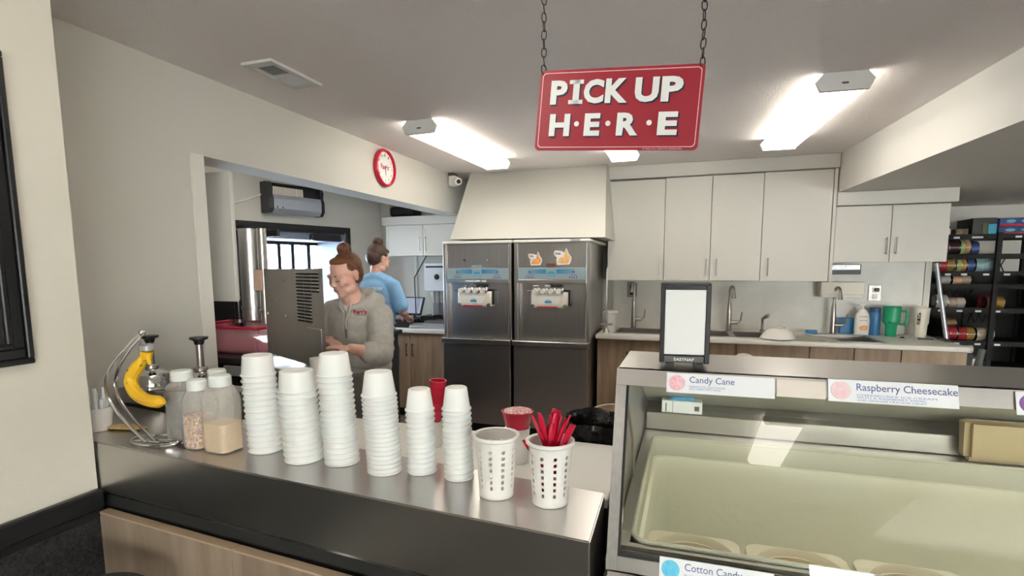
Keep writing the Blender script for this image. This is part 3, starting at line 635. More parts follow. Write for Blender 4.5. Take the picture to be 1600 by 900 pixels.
def machine(label, x0, x1, second):
    yf = 4.40; yb = 5.3; t = thing('soft_serve_machine', label, 'ice cream machine', ((x0 + x1) / 2, 4.85, 0), 'steel soft serve machines')
    c = (x0 + x1) / 2
    mb = MB(); mb.box(x0 + .03, x1 - .03, yf + .06, yb, .09, 1.715); mb.build('body', 'steel_v', t)
    for s in (x0 + .006, x1 - .034): bx('side_rail', 'steel', (s, s + .028, yf, yf + .12, .87, 1.718), t, bev=.004)
    bx('top_cap', 'plastic_w', (x0, x1, yf - .01, yb, 1.718, 1.742), t, bev=.006)
    bx('upper_panel', 'steel_v', (x0 + .034, x1 - .034, yf + .02, yf + .06, 1.50, 1.715), t, bev=.002)
    b = bx('label_band', 'band', (x0 + .036, x1 - .036, yf + .012, yf + .05, 1.405, 1.505), t, bev=.002)
    y = yf + .011
    # blue fade made of stripes of print
    for k in range(5):
        ww = .20 - k * .03
        bx('blue_stripe', mat('print_blue_%d' % k, (.18 - .035 * k, .33 - .025 * k, .44 - .0 * k), .4), (c - ww, c + ww, y - .0004 * (k + 1), y - .0004 * k, 1.455, 1.492), b)
    cw = [(-.03, 0), (-.03, .022), (-.022, .012), (-.016, .03), (-.008, .013), (0, .034), (.008, .013), (.016, .03), (.022, .012), (.03, .022), (.03, 0)]
    def crown(cx, z, s, yy, par): MB().prism([(cx + a * s, yy, z + d * s) for a, d in cw], (0, -.0012, 0)).build('crown_logo', 'bandblue', par, smooth=False)
    bx('logo_plate', 'band', (c - .045, c + .045, y - .004, y - .002, 1.415, 1.50), b)
    crown(c, 1.452, 1.0, y - .004, b)
    text_fit('TAYLOR', 'lettering', 'bandblue', b, (c - .035, y - .0045, 1.428), (1, 0, 0), (0, 0, 1), .07, .012, .0005, bold=.02)
    for sx in (-.19, .19):
        mb = MB()
        for k in range(4): mb.box(c + sx - .035 + k * .02, c + sx - .027 + k * .02, y - .001, y, 1.415, 1.432)
        mb.box(c + sx - .012, c + sx + .012, y - .003, y - .0021, 1.462, 1.476); mb.box(c + sx - .025, c + sx + .03, y - .001, y, 1.443, 1.447); mb.build('symbols', 'ink', b, smooth=False)
    bx('brow_lip', 'steel', (x0 + .034, x1 - .034, yf + .005, yf + .06, 1.372, 1.404), t, bev=.003)
    bx('splash_panel', 'steel_v', (x0 + .05, x1 - .05, yf + .075, yf + .085, .90, 1.372), t)
    bx('left_cheek', 'steel_dark', (x0 + .034, x0 + .05, yf + .02, yf + .085, .88, 1.372), t); bx('left_cheek', 'steel_dark', (x1 - .05, x1 - .034, yf + .02, yf + .085, .88, 1.372), t)
    # freezer door with four beater handles
    dx0, dx1, dz0, dz1 = c - .165, c + .155, 1.165, 1.30
    d = MB().box(dx0, dx1, yf - .05, yf + .07, dz0, dz1, bev=.018, seg=3).build('freezer_door', 'beige', t)
    mb = MB(); mb.box(dx1 + .001, dx1 + .02, yf - .03, yf + .073, dz0 + .02, dz1 + .01, bev=.004); mb.box(c + .05, dx1 + .015, yf - .01, yf + .07, dz1 + .001, dz1 + .018, bev=.004); mb.build('black_door_bars', 'black', d)  # black bars beside and above the freezer door
    bx('door_label', 'plastic_w', (c - .11, c + .09, yf - .053, yf - .0505, 1.195, 1.265), d); crown(c - .01, 1.208, 1.0, yf - .053, d)
    bx('red_stripe', 'red', (c - .11, c + .07, yf - .052, yf - .0502, 1.168, 1.178), d)
    for sx in (-.145, .135): MB().cyl((c + sx, yf - .05, 1.182), (c + sx, yf - .068, 1.182), .018, .016, 14).build('door_knob', 'nickel', d)
    for k in range(4):
        x = c - .125 + k * .068
        kn = MB().cyl((x, yf - .03, dz1 + .012), (x, yf - .075, dz1 + .008), .019, .021, 14).build('draw_handle', 'plastic_w', d)
        mb = MB(); mb.cyl((x + .03, yf - .035, dz1 - .01), (x + .03, yf - .035, dz1 + .035), .011, .011, 12); mb.cyl((x + .03, yf - .06, dz1 + .0), (x + .03, yf - .03, dz1 + .0), .014, .014, 12); mb.build('valve', 'chrome', d)
    MB().chain([(c - .20, yf - .03, dz1 + .008), (c - .16, yf - .04, dz1 + .008)], [.006, .006], 8).build('side_pin', 'chrome', d)
    mb = MB(); mb.ell((c - .01, yf + .02, dz1 + .052), (.045, .03, .014)); mb.ell((c + .06, yf + .02, dz1 + .052), (.04, .03, .012)); mb.build('top_arms', 'black', d)
    MB().box(c - .16, c - .11, yf, yf + .03, dz1 + .04, dz1 + .055, bev=.004).build('arm_tab', 'nickel', d)
    MB().box(c - .05, c + .0, yf - .02, yf + .0, dz1 + .04, dz1 + .06, bev=.004).build('arm_tab', 'chrome', d)
    # ledge
    bx('drip_ledge', 'steel', (x0, x1, yf - .06, yf + .07, .835, .878), t, bev=.005)
    mb = MB()
    for a, b2 in ((-.17, -.07), (-.055, .045), (.06, .16)): mb.box(c + a, c + b2, yf - .035, yf - .005, .8775, .8795)
    mb.build('ledge_slots', 'seam', t)
    bx('lower_panel', 'steel_dark', (x0 + .008, x1 - .008, yf - .03, yf + .058, .10, .828), t, bev=.004)
    bx('toe_kick', 'matteblack', (x0 + .03, x1 - .03, yf + .05, yb, .0, .09), t)
    if second:
        sticker(t, c - .145, 1.585, .125, .12, yf + .0195, 'orange'); sticker(t, c + .095, 1.60, .155, .145, yf + .0195, 'yellow')
        bx('small_plate', mat('maroon_plate', (.16, .06, .05), .4), (c - .045, c + .03, yf + .0175, yf + .0197, 1.513, 1.540), t)
        bx('tape_piece', 'silver', (c + .17, c + .25, yf - .0108, yf - .0102, 1.722, 1.740), t)
    else:
        bx('small_plate', 'band', (c - .05, c + .045, yf + .0175, yf + .0197, 1.510, 1.532), t)
        for sx in (-.12, .10): MB().cyl((c + sx, yf + .02, 1.575), (c + sx, yf + .012, 1.575), .011, .009, 14).build('lock', 'chrome', t)
        for a, b2 in ((-.11, -.03), (-.02, .03), (.05, .09)): bx('label_strip', 'paper', (c + a, c + b2, yf + .003, yf + .0048, 1.384, 1.396), t)
        bx('pink_tag', 'pinktag', (x0 + .052, x0 + .165, yf + .072, yf + .0745, 1.105, 1.145), t)
machine('soft serve machine nearer the drive-through room, no stickers', -2.115, -1.452, False)
machine('soft serve machine with orange and yellow swirl stickers', -1.438, -.770, True)

# ================================================================== CAN RACK
def rz(py): return 1.792 - (py - 366) * .00577
def rxx(px): return 2.242 + (px - 1483) * .00467
RY = 5.9
t = thing('can_rack', 'black wire can rack filled with large cans', 'rack', (2.55, 6.1, 0))
for x in (2.10, 2.60, 3.02):
    for y in (5.86, 6.36): bx('post', 'matteblack', (x - .018, x + .018, y - .018, y + .018, 0, 1.80), t)
SH = [1.775, 1.60, 1.445, 1.33, 1.115, .815, .58]
bx('back_panel', 'matteblack', (2.08, 3.04, 6.36, 6.37, 0, 1.43), t); bx('side_panel', 'matteblack', (3.03, 3.045, 5.86, 6.36, 0, 1.43), t)  # black sheets added so the gaps between the lower shelves go dark
for z in SH:
    bx('shelf', 'matteblack', (2.08, 3.04, 5.88, 6.34, z - .03, z - .001), t)
for z in SH[:-1]:
    bx('shelf_lip', 'matteblack', (2.08, 3.04, 5.868, 5.88, z - .03, z + .012), t)
for z, px0 in ((1.60, 1555), (1.115, 1553), (1.30, 1505)): # lattice side braces
    mb = MB(); xa = rxx(px0)
    for k in range(5):
        mb.cyl((xa + k * .06, 6.35, z - .02), (xa + k * .06 + .06, 6.35, z - .16), .005, .005, 6); mb.cyl((xa + k * .06 + .06, 6.35, z - .02), (xa + k * .06, 6.35, z - .16), .005, .005, 6)
    mb.build('lattice', 'matteblack', t)
for px, py in ((1493, 368), (1522, 368), (1530, 368), (1589, 367), (1484, 425), (1510, 425), (1545, 425), (1577, 425), (1478, 477), (1508, 477), (1538, 478), (1568, 478), (1482, 528), (1508, 529), (1542, 531), (1573, 532)):
    z = [s for s in SH if abs(s - rz(py)) < .09]; z = z[0] if z else rz(py)
    bx('price_tag', 'paper', (rxx(px) - .022, rxx(px) + .022, 5.863, 5.8675, z - .025, z - .008), t)
def can(label, px0, px1, zs, r, cols, y=5.98, dz=0):
    x0, x1 = rxx(px0) * 1.0, rxx(px1); t = thing('food_can', label, 'can', ((x0 + x1) / 2, y, zs + dz), 'large cans lying in the rack')
    z = zs + r + .001 + dz
    MB().cyl((x0, y, z), (x1, y, z), r, r, 24).build('can', 'chrome', t)
    n = len(cols)
    for k, c in enumerate(cols):
        a = x0 + (x1 - x0) * (k / n) + .003; b = x0 + (x1 - x0) * ((k + 1) / n) - (.003 if k == n - 1 else 0)
        MB().cyl((a, y, z), (b, y, z), r + .0012, r + .0012, 24, cap=False).build('label_wrap', mat('can_label', c, .35, noise=.35, nscale=14), t)
rd, gd, gn, nv, lb, tn, br, pc = (.40, .03, .04), (.42, .25, .06), (.38, .45, .15), (.05, .09, .28), (.32, .50, .52), (.50, .38, .28), (.10, .03, .03), (.65, .36, .22)
can('dark maroon can on the highest can shelf, at its left end', 1470, 1504, SH[1], .072, [br, (.05, .02, .02)])
can('green and orange labelled can on the highest can shelf', 1505, 1521, SH[1], .072, [gn, pc])
can('blue labelled can on the highest can shelf', 1523, 1536, SH[1], .062, [nv])
can('red and gold can behind the cabinet corner, second can shelf', 1474, 1499, SH[2], .066, [rd, gd])
can('green and orange labelled can on the second can shelf', 1502, 1518, SH[2], .066, [gn, (.6, .3, .08)])
can('navy labelled can on the second can shelf', 1519, 1531, SH[2], .066, [nv])
can('wide pale blue can on the second can shelf', 1533, 1562, SH[2], .066, [lb, lb])
can('silver can on the narrow third shelf', 1479, 1496, SH[3], .045, [(.4, .36, .34)])
can('peach labelled can on the narrow third shelf', 1499, 1529, SH[3], .045, [pc, tn])
can('pale grey can behind the leaning pole, fourth shelf', 1474, 1494, SH[4], .062, [(.55, .53, .5)])
can('tan and white labelled can on the fourth shelf', 1495, 1523, SH[4], .05, [tn, (.6, .5, .45)])
can('red can stored behind a gold one, fourth shelf', 1553, 1577, SH[4], .06, [rd, rd], y=6.12)
can('gold and pink labelled can at the front of the fourth shelf', 1556, 1585, SH[4], .055, [(.6, .2, .2), gd])
can('dark gold can on the shelf floor between fourth and fifth rows', 1497, 1522, SH[5], .05, [(.22, .12, .05)], y=6.10, dz=.10)
can('bright red can behind the pole on the fifth shelf', 1490, 1513, SH[5], .066, [rd, rd])
can('red and gold can in the middle of the fifth shelf', 1515, 1542, SH[5], .062, [rd, gd])
can('gold and white labelled can on the fifth shelf', 1545, 1573, SH[5], .062, [(.6, .5, .4), gd])
def tbox(name, label, px0, px1, py0, zs, y0, y1, mm, cat='box'):
    return setp(bx(name, mm, (rxx(px0), rxx(px1), y0, y1, zs, zs + (366 - py0) * .0057), bev=.003), label, cat)
zs = SH[0] + .0005
t = thing('storage_box', 'large black box with a cyan front label on top of the rack', 'box', (2.5, 6.05, zs)); bx('carton', 'black', (rxx(1519), rxx(1558), 5.9, 6.2, zs, zs + .155), t, bev=.003)
bx('front_label', mat('cyan_label', (.05, .42, .62), .5), (rxx(1544), rxx(1557), 5.896, 5.8995, zs + .01, zs + .10), t); bx('green_patch', mat('green_label', (.14, .16, .05), .5), (rxx(1535), rxx(1543), 5.896, 5.8995, zs + .01, zs + .11), t)
def wrapbox(label, x0, x1, z0, z1, y0=5.9):
    t = thing('food_bag_box', label, 'box', ((x0 + x1) / 2, y0 + .1, z0)); bx('carton', mat('blue_carton', (.03, .08, .28), .5), (x0, x1, y0, y0 + .24, z0, z1), t, bev=.003)
    h = z1 - z0; bx('red_stripe', 'red', (x0, x1, y0 - .002, y0 - .0003, z0 + h * .04, z0 + h * .3), t)
    mb = MB()
    for k in range(2): mb.ell((x0 + (x1 - x0) * (.3 + .4 * k), y0 - .002, z0 + h * .62), ((x1 - x0) * .13, .002, h * .2))
    mb.build('logo_oval', mat('white_oval', (.25, .55, .75), .5), t)
wrapbox('lower blue and red carton on top of the rack', rxx(1560), rxx(1600) + .1, zs, zs + .072)
wrapbox('upper blue and red carton on top of the rack', rxx(1561), rxx(1600) + .09, zs + .0725, zs + .15)
setp(bx('carton', mat('tan_carton', (.36, .27, .17), .6, col2=(.12, .08, .05), nscale=20), (rxx(1498), rxx(1518), 5.95, 6.1, zs, zs + .065), bev=.003), 'small tan carton beside the black box on the rack', 'box')
t = thing('white_bottle', 'small white bottle at the rack corner by the cabinet', 'bottle', (rxx(1486), 5.95, zs)); MB().lathe([(0, 0), (.016, 0), (.016, .07), (0, .07)], (rxx(1486), 5.95, zs), 14).build('body', 'plastic_w', t); MB().lathe([(0, .0705), (.012, .0705), (.01, .085), (.004, .10), (0, .10)], (rxx(1486), 5.95, zs), 14).build('cap', mat('dark_green_cap', (.02, .05, .03), .5), t)
# bottom of rack
t = thing('paper_roll', 'white paper roll lying at the foot of the rack', 'roll', (2.45, 5.95, .60)); MB().cyl((rxx(1512), 5.95, .77 - .03), (rxx(1541), 5.95, .77 - .03), .038, .038, 18).build('roll', 'cream_roll', t); bx('cradle', 'black', (rxx(1513), rxx(1540), 5.9, 6.0, .58, .701), t)
setp(bx('white_carton', 'cream', (rxx(1508), rxx(1528), 5.9, 6.1, .5805, .68), bev=.004), 'cream carton at the rack foot beside the grey strut', 'box')
setp(bx('white_carton', 'cream_roll', (rxx(1538), rxx(1562), 5.9, 6.1, .5805, .66), bev=.004), 'white carton at the rack foot farthest from the worktop', 'box')
setp(MB().cyl((2.30, 5.45, .30), (2.40, 5.5, .80), .028, .028, 12).build('grey_strut', mat('grey_green_tube', (.12, .13, .12), .5)), 'dark grey strut leaning at the foot of the rack', 'tube')
setp(MB().prism([(2.90, 5.6, .0), (3.0, 5.6, .0), (3.06, 5.6, 1.15), (3.03, 5.6, 1.15)], (0, .04, 0)).build('folded_cart', 'silver', smooth=False), 'grey edge of a folded cart at the far right of the rack', 'cart')

# ================================================================== DRIVE-THROUGH ROOM
t = thing('wall_cabinet', 'white cabinet end hanging inside the pass-through opening', 'cabinet', (-2.62, 2.45, 1.325))
bx('side_panel', 'white_wall', (-2.86, -2.345 - .01, 2.30, 2.318, 1.325, 2.025), t, bev=.002); bx('body', 'white_wall', (-2.86, -2.375, 2.319, 2.345, 1.33, 2.025), t)
# air curtain
t = thing('air_curtain', 'dark and silver air curtain unit above the drive-through window', 'air curtain', (-3.7, 4.3, 2.03)); ORG[t] = None; t.location = (0, 0, 0)
S0, S1 = .86, 1.44
def acprof(o=0): return [(0.002, 2.03), (.10 + o, 2.03), (.135 + o, 2.07), (.135 + o, 2.17), (.115 + o, 2.20), (.125 + o, 2.26), (.10 + o, 2.315), (0.002, 2.315)]
def acp(mb, s0, s1, pr): mb.prism([DW @ Vector((s0, n, z)) for n, z in pr], DW.to_3x3() @ Vector((s1 - s0, 0, 0)))
mb = MB(); acp(mb, S0, S0 + .03, acprof(.006)); o1 = mb.build('end_cap', 'matteblack', t, smooth=False)
mb = MB(); acp(mb, S1 - .03, S1 + .02, acprof(.006)); mb.build('end_cap', mat('charcoal', (.05, .05, .05), .5), t, smooth=False)
mb = MB(); acp(mb, S0 + .03, S1 - .03, [(0.002, 2.032), (.10, 2.032), (.133, 2.072), (.133, 2.16), (.12, 2.20), (0.002, 2.20)]); mb.build('front_shell', 'silver', t, smooth=False)
mb = MB(); acp(mb, S0 + .03, S1 - .03, [(0.002, 2.20), (.075, 2.20), (.075, 2.295), (0.002, 2.295)]); mb.build('intake_core', 'black', t, smooth=False)
mb = MB(); acp(mb, S0 + .03, S1 - .03, [(0.002, 2.296), (.10, 2.296), (.10, 2.31), (0.002, 2.31)]); mb.build('top_cover', 'matteblack', t, smooth=False)
for k in range(16):
    s_ = S0 + .22 + k * .02; mb = MB(); acp(mb, s_, s_ + .017, [(.08, 2.202), (.112, 2.202), (.108, 2.275), (.08, 2.275)]); mb.build('filter_slat', 'cream', t, smooth=False)
text_fit('. .', 'lettering', 'black', t, tuple(DW @ Vector((S1 - .06, .1345, 2.075))), -uw, (0, 0, 1), .07, .018, .0006)
setp(t, None)
cb = MB().tube([DW @ Vector((s, .012, z)) for s, z in ((S1 + .02, 2.20), (S1 + .15, 2.14), (S1 + .32, 2.08), (S1 + .5, 2.06), (S1 + .8, 2.06), (S1 + 1.1, 2.04))], .007, 8).build('power_cable', 'plastic_w')
setp(cb, 'thin white cable running to the air curtain', 'cable')
# steel cup dispensers by the window
def tubeD(label, x, y, z0, z1, r, mm):
    t = thing('cup_dispenser', label, 'cup dispenser', (x, y, z0)); MB().cyl((x, y, z0), (x, y, z1), r, r, 24).build('tube', mm, t)
    MB().lathe([(r, 0), (r + .006, 0), (r + .006, .02), (r, .02)], (x, y, z0 + .06), 24).build('collar', 'steel_dark', t)
    MB().lathe([(0, 0), (r * .85, 0), (r * .55, -.09), (0, -.09)], (x, y, z0 - .001), 20).build('cup_end', 'jar', t)
tubeD('black cup dispenser tube beside the hanging white cabinet', -2.495, 2.45, 1.13, 1.725, .022, 'blacktrim')
tubeD('wide steel cup dispenser tube by the drive-through window', -2.395, 2.46, 1.21, 1.73, .060, 'steel_v')
tubeD('slim steel cup dispenser tube nearest the drive-through window', -2.30, 2.45, 1.19, 1.73, .026, 'steel')
setp(bx('wood_block', 'wood_dk', (-2.325, -2.275, 2.40, 2.42, 1.38, 1.50), bev=.004), 'small tan card hanging on the slim cup dispenser', 'card')
t = thing('dispenser_stand', 'tall black upright holding the cup dispensers', 'stand', (-2.56, 2.56, 1.055)); bx('upright', 'black', (-2.78, -2.56, 2.54, 2.58, 1.055, 1.72), t); bx('rail', 'black', (-2.60, -2.27, 2.54, 2.56, 1.69, 1.73), t)
# black counter and red lidded tub
t = thing('side_counter', 'black topped side counter in the drive-through opening', 'counter', (-2.4, 2.6, 0)); bx('top', 'blacktrim', (-2.75, -2.02, 2.10, 3.5, 1.02, 1.05), t, bev=.004); bx('cabinet', 'matteblack', (-2.72, -2.05, 2.14, 3.48, 0, 1.02), t)
bx('appliance_front', 'silver', (-2.25, -2.13, 2.085, 2.099, .96, 1.012), t, bev=.002)
t = thing('storage_tub', 'clear storage tub with red rim and pink contents', 'tub', (-2.38, 2.35, 1.051))
def tubmesh(x0, x1, y0, y1, z0, z1, fl):
    mb = MB(); a = [mb.bm.verts.new(p) for p in ((x0, y0, z0), (x1, y0, z0), (x1, y1, z0), (x0, y1, z0))]; b = [mb.bm.verts.new(p) for p in ((x0 - fl, y0 - fl, z1), (x1 + fl, y0 - fl, z1), (x1 + fl, y1 + fl, z1), (x0 - fl, y1 + fl, z1))]
    mb.bm.faces.new(a); [mb.bm.faces.new([a[i], a[(i + 1) % 4], b[(i + 1) % 4], b[i]]) for i in range(4)]; bmesh.ops.bevel(mb.bm, geom=[e for e in mb.bm.edges], offset=.015, segments=2, affect='EDGES'); return mb
tx0, tx1, ty0, ty1 = -2.57, -2.13, 2.20, 2.46
tubmesh(tx0, tx1, ty0, ty1, 1.052, 1.19, .02).build('body', 'bin_red', t)
MB().tube([(tx0 - .02, ty0 - .02, 1.195), (tx1 + .02, ty0 - .02, 1.195), (tx1 + .02, ty1 + .02, 1.195), (tx0 - .02, ty1 + .02, 1.195)], .009, 8, closed=True).build('rim', 'red', t)
blob(MB().box(tx0 + .02, tx1 - .04, ty0 + .02, ty1 - .02, 1.056, 1.085).ell(((tx0 + tx1) / 2 - .05, 2.33, 1.09), (.16, .09, .04)), 'contents', mat('pink_mix', (.45, .16, .20), .7), t, .012, 4)
# register on far counter
t = thing('cash_register', 'black touch-screen cash register on the far worktop', 'cash register', (-2.72, 4.95, .911))
bx('drawer', 'black', (-2.86, -2.62, 4.72, 5.05, .911, .99), t, bev=.004); MB().box(-.01, .01, -.01, .01, 0, .14).build('neck', 'black', t, local=True).location = (.0, .02, .07)
sc = thing('x', '', '', (0, 0, 0)); bpy.data.objects.remove(sc)
mt = Matrix.Translation((-2.72, 4.86, 1.12)) @ Matrix.Rotation(R(-28), 4, 'X') @ Matrix.Rotation(0, 4, 'Z')
s_ = MB().box(-.16, .16, -.012, .012, -.10, .10, bev=.006, mt=mt).build('monitor', 'black', t); MB().box(-.145, .145, -.0135, -.0121, -.085, .085, mt=mt).build('screen', 'screen', s_)
t = thing('receipt_printer', 'black printer with cables beside the cash register', 'printer', (-2.52, 5.0, .911)); bx('body', 'black', (-2.60, -2.45, 4.85, 5.1, .911, 1.02), t, bev=.01)
MB().tube([(-2.47, 4.9, 1.02), (-2.42, 4.9, 1.03), (-2.38, 4.95, .98), (-2.40, 5.0, .93), (-2.34, 5.05, .92)], .005, 6).build('cable', 'black', t)
MB().tube([(-2.5, 5.1, 1.0), (-2.42, 5.15, 1.06), (-2.36, 5.1, 1.02), (-2.32, 5.12, .95)], .004, 6).build('cable', 'black', t)
t = thing('keypad', 'dark card terminal lying on the far worktop edge', 'card terminal', (-2.83, 4.72, .911)); mt = Matrix.Translation((-2.55, 4.74, .935)) @ Matrix.Rotation(R(20), 4, 'Z') @ Matrix.Rotation(R(15), 4, 'X')
MB().box(-.09, .09, -.05, .05, -.012, .012, bev=.004, mt=mt).build('body', 'silver', t)
# acrylic partition with dark edge
t = thing('acrylic_guard', 'clear angled guard panel with a dark edge on the far worktop', 'guard', (-2.6, 4.9, .911))
pts = [(-2.60, 4.79, .912), (-2.60, 4.77, 1.41), (-2.60, 5.04, 1.635), (-2.60, 5.40, 1.635), (-2.60, 5.40, .912)]
MB().prism([Vector(p) for p in pts], (.004, 0, 0)).build('panel', 'acrylic', t, smooth=False)
MB().tube([Vector(p) + Vector((-.003, 0, 0)) for p in pts[:3]], .006, 6).build('edge', 'black', t)
# drink dispenser
t = thing('drink_dispenser', 'pale ice and drink dispenser beside the machines', 'dispenser', (-2.33, 5.0, .911))
bx('base', 'silver', (-2.50, -2.14, 4.72, 5.2, .9115, .96), t, bev=.005)
mb = MB(); mb.box(-2.51, -2.14, 4.80, 5.2, 1.28, 1.555, bev=.006); mb.box(-2.51, -2.49, 4.95, 5.2, .961, 1.28); mb.build('head', mat('pale_grey_panel', (.62, .66, .72), .35), t)
bx('back_panel', 'steel', (-2.49, -2.14, 5.08, 5.2, .961, 1.28), t)
mb = MB()
for k in range(5): mb.cyl((-2.46 + k * .05, 4.88, 1.28), (-2.46 + k * .05, 4.88, 1.16), .018, .012, 12)
mb.build('nozzles', 'jar', t); MB().ell((-2.37, 4.797, 1.42), (.03, .008, .028)).build('dial', 'black', t)
bx('title_strip', 'navy', (-2.49, -2.2, 4.797, 4.7995, 1.51, 1.528), t)
bx('drip_tray', 'steel_dark', (-2.49, -2.25, 4.74, 4.95, .961, .985), t, bev=.003)
t = thing('grate_block', 'grey ribbed keypad-like block on the far worktop', 'ribbed block', (-2.5, 4.8, .911))
bx('body', 'lcd', (-2.64, -2.535, 4.80, 4.84, .911, .945), t)
mb = MB(); 
for k in range(6): mb.box(-2.632 + k * .016, -2.624 + k * .016, 4.80, 4.84, .9452, .952)
mb.build('ribs', 'lcd', t)
# speaker on top
t = thing('speaker', 'black rounded bag-like speaker lying on top of the cabinet', 'speaker', (-2.95, 5.25, 2.056))
MB().box(-3.10, -2.80, 5.15, 5.35, 2.057, 2.17, bev=.035, seg=3).build('body', 'black', t); MB().tube([(-3.02, 5.20, 2.16), (-2.95, 5.20, 2.185), (-2.88, 5.20, 2.16)], .008, 6).build('handle', 'black', t)
setp(MB().ell((-2.50, 5.3, 2.095), (.05, .04, .037)).ell((-2.42, 5.3, 2.09), (.04, .04, .033)).build('white_bundle', 'silver'), 'small pale bundle on top of the cabinet near the bulkhead', 'bundle')
setp(bx('picture_rail', 'plastic_w', (-3.40, -3.14, 5.485, 5.5, 1.70, 1.725)), 'short white rail on the wall beside the far cabinet', 'rail')

# ================================================================== FRONT LEDGE COUNTER
A0 = Vector((-1.803, 1.156, 0)); A1 = Vector((-.171, 1.014, 0)); B1 = Vector((-.178, 1.261, 0)); ud = (A1 - A0).normalized(); nd = Vector((ud.y, -ud.x, 0))   # nd faces customer
AL = A0 - ud * .44; BL = Vector((-2.24, 1.53, 0))
t = thing('pickup_counter', 'long raised steel pickup counter with oak panel front', 'counter', (-1.0, 1.2, 0))
def pz(p, z): return (p.x, p.y, z)
mb = MB(); mb.prism([pz(p, .785) for p in (AL + Vector((0, 0, 0)), A1, B1, BL)], (0, 0, .165)); bmesh.ops.bevel(mb.bm, geom=[e for e in mb.bm.edges], offset=.003, segments=2, affect='EDGES'); mb.build('steel_top', 'steel', t)
mb = MB(); mb.prism([pz(p, .778) for p in (AL - nd * .02, A1 - nd * .02, A1 - nd * .004, AL - nd * .004)], (0, 0, .007)); mb.build('lower_lip', 'chrome', t)
mb = MB(); q = -nd * .03; mb.prism([pz(p, 0.0) for p in (A0 + ud * .03 + q, A1 + q + Vector((.0, 0, 0)), B1, Vector((-2.2, 1.5, 0)), Vector((-2.2, 1.2, 0)))], (0, 0, .777)); mb.build('carcass', 'matteblack', t)
# oak front panels
L_ = (A1 - A0).length; cuts = [.018, .62, 1.2, L_ - .003]
for a, b in zip(cuts[:-1], cuts[1:]):
    p0 = A0 + ud * (a + .002); p1 = A0 + ud * (b - .002)
    pn = MB(); pn.prism([pz(p, .12) for p in (p0 + nd * .016, p1 + nd * .016, p1 - nd * .012, p0 - nd * .012)], (0, 0, .598)); o = pn.build('oak_panel', 'wood_front', t)
    pn = MB(); pn.prism([pz(p, .7185) for p in (p0 + nd * .017, p1 + nd * .017, p1 - nd * .012, p0 - nd * .012)], (0, 0, .006)); pn.build('edge_band', 'wood_edge', o)
# white work surface behind, and its base
t = thing('work_counter', 'white work surface directly behind the steel pickup counter', 'counter', (-1.0, 1.6, 0))
mb = MB(); mb.prism([pz(p, .905) for p in (Vector((-1.60, 1.455, 0)), Vector((-.172, 1.268, 0)), Vector((-.165, 1.68, 0)), Vector((-1.60, 1.72, 0)))], (0, 0, .025)); bmesh.ops.bevel(mb.bm, geom=mb.bm.edges[:], offset=.003, segments=1, affect='EDGES'); mb.build('top', 'top_white', t)
mb = MB(); mb.prism([pz(p, 0) for p in (Vector((-1.58, 1.46, 0)), Vector((-.175, 1.275, 0)), Vector((-.175, 1.66, 0)), Vector((-1.58, 1.70, 0)))], (0, 0, .903)); mb.build('cabinet', 'matteblack', t)
# topping station
t = thing('topping_station', 'stainless topping station with two pumps behind the counter', 'topping station', (-1.9, 1.6, 0))
mb = MB(); mb.box(-2.25, -1.70, 1.545, 1.74, 0, 1.01, bev=.004); mb.build('housing', 'steel_box', t)
mb = MB(); mb.box(-2.24, -1.99, 1.535, 1.5445, .955, 1.0, bev=.003); mb.build('front_plate', 'steel_dark', t)
mb = MB(); mb.box(-1.97, -1.71, 1.532, 1.5445, .955, 1.0, bev=.003); mb.build('front_plate', 'steel', t)
def pump(label, x, y, z, sp):
    t = thing('syrup_pump', label, 'pump', (x, y, z), 'syrup pumps on the topping station')
    MB().lathe([(0, 0), (.088, 0), (.092, .006), (.090, .014), (.080, .018), (.078, .045), (.070, .062), (.045, .078), (.018, .084), (0, .084)], (x, y, z), 32).build('lid', 'chrome', t)
    MB().lathe([(0, .084), (.026, .084), (.026, .096), (.014, .1), (.013, .19), (0, .19)], (x, y, z), 20).build('plunger', 'steel', t)
    MB().lathe([(0, .19), (.016, .19), (.020, .205), (.034, .212), (.034, .220), (0, .220)], (x, y, z), 20).build('knob', 'black', t)
    if sp: MB().tube([(x + .02, y - .01, z + .07), (x + .06, y - .02, z + .075), (x + .10, y - .03, z + .095), (x + .16, y - .05, z + .090), (x + .168, y - .052, z + .07)], .007, 8).build('spout', 'steel', t)
    if sp: MB().tube([(x - .06, y - .09, z + .06), (x + .04, y - .10, z + .062), (x + .12, y - .06, z + .055)], .006, 8).build('spout', 'steel', t)
pump('domed steel syrup pump behind the banana', -2.11, 1.60, 1.011, False)
pump('domed steel syrup pump with spouts behind the jars', -1.865, 1.62, 1.011, True)
# steel base counter and tall vented steel unit
t = thing('steel_cabinet', 'low stainless cabinet under the tall vented unit', 'cabinet', (-1.7, 2.0, 0), rotz=R(-27))
t.location = (-1.72, 2.10, 0)
MB().box(-.30, .34, -.15, .09, .0, 1.03, bev=.004).build('body', 'steel_box', t, local=True); MB().box(-.32, .37, -.17, .10, 1.031, 1.05, bev=.004).build('top', 'steel', t, local=True)
for x in (-.25, -.02, .2): MB().box(x, x + .004, -.153, -.1495, .1, 1.02).build('seam', 'seam', t, local=True)
t = thing('vented_machine', 'tall stainless machine back with louvres and screws', 'machine', (-1.695, 1.965, 1.085), rotz=R(-27.6))
Wd = .665; h = .418
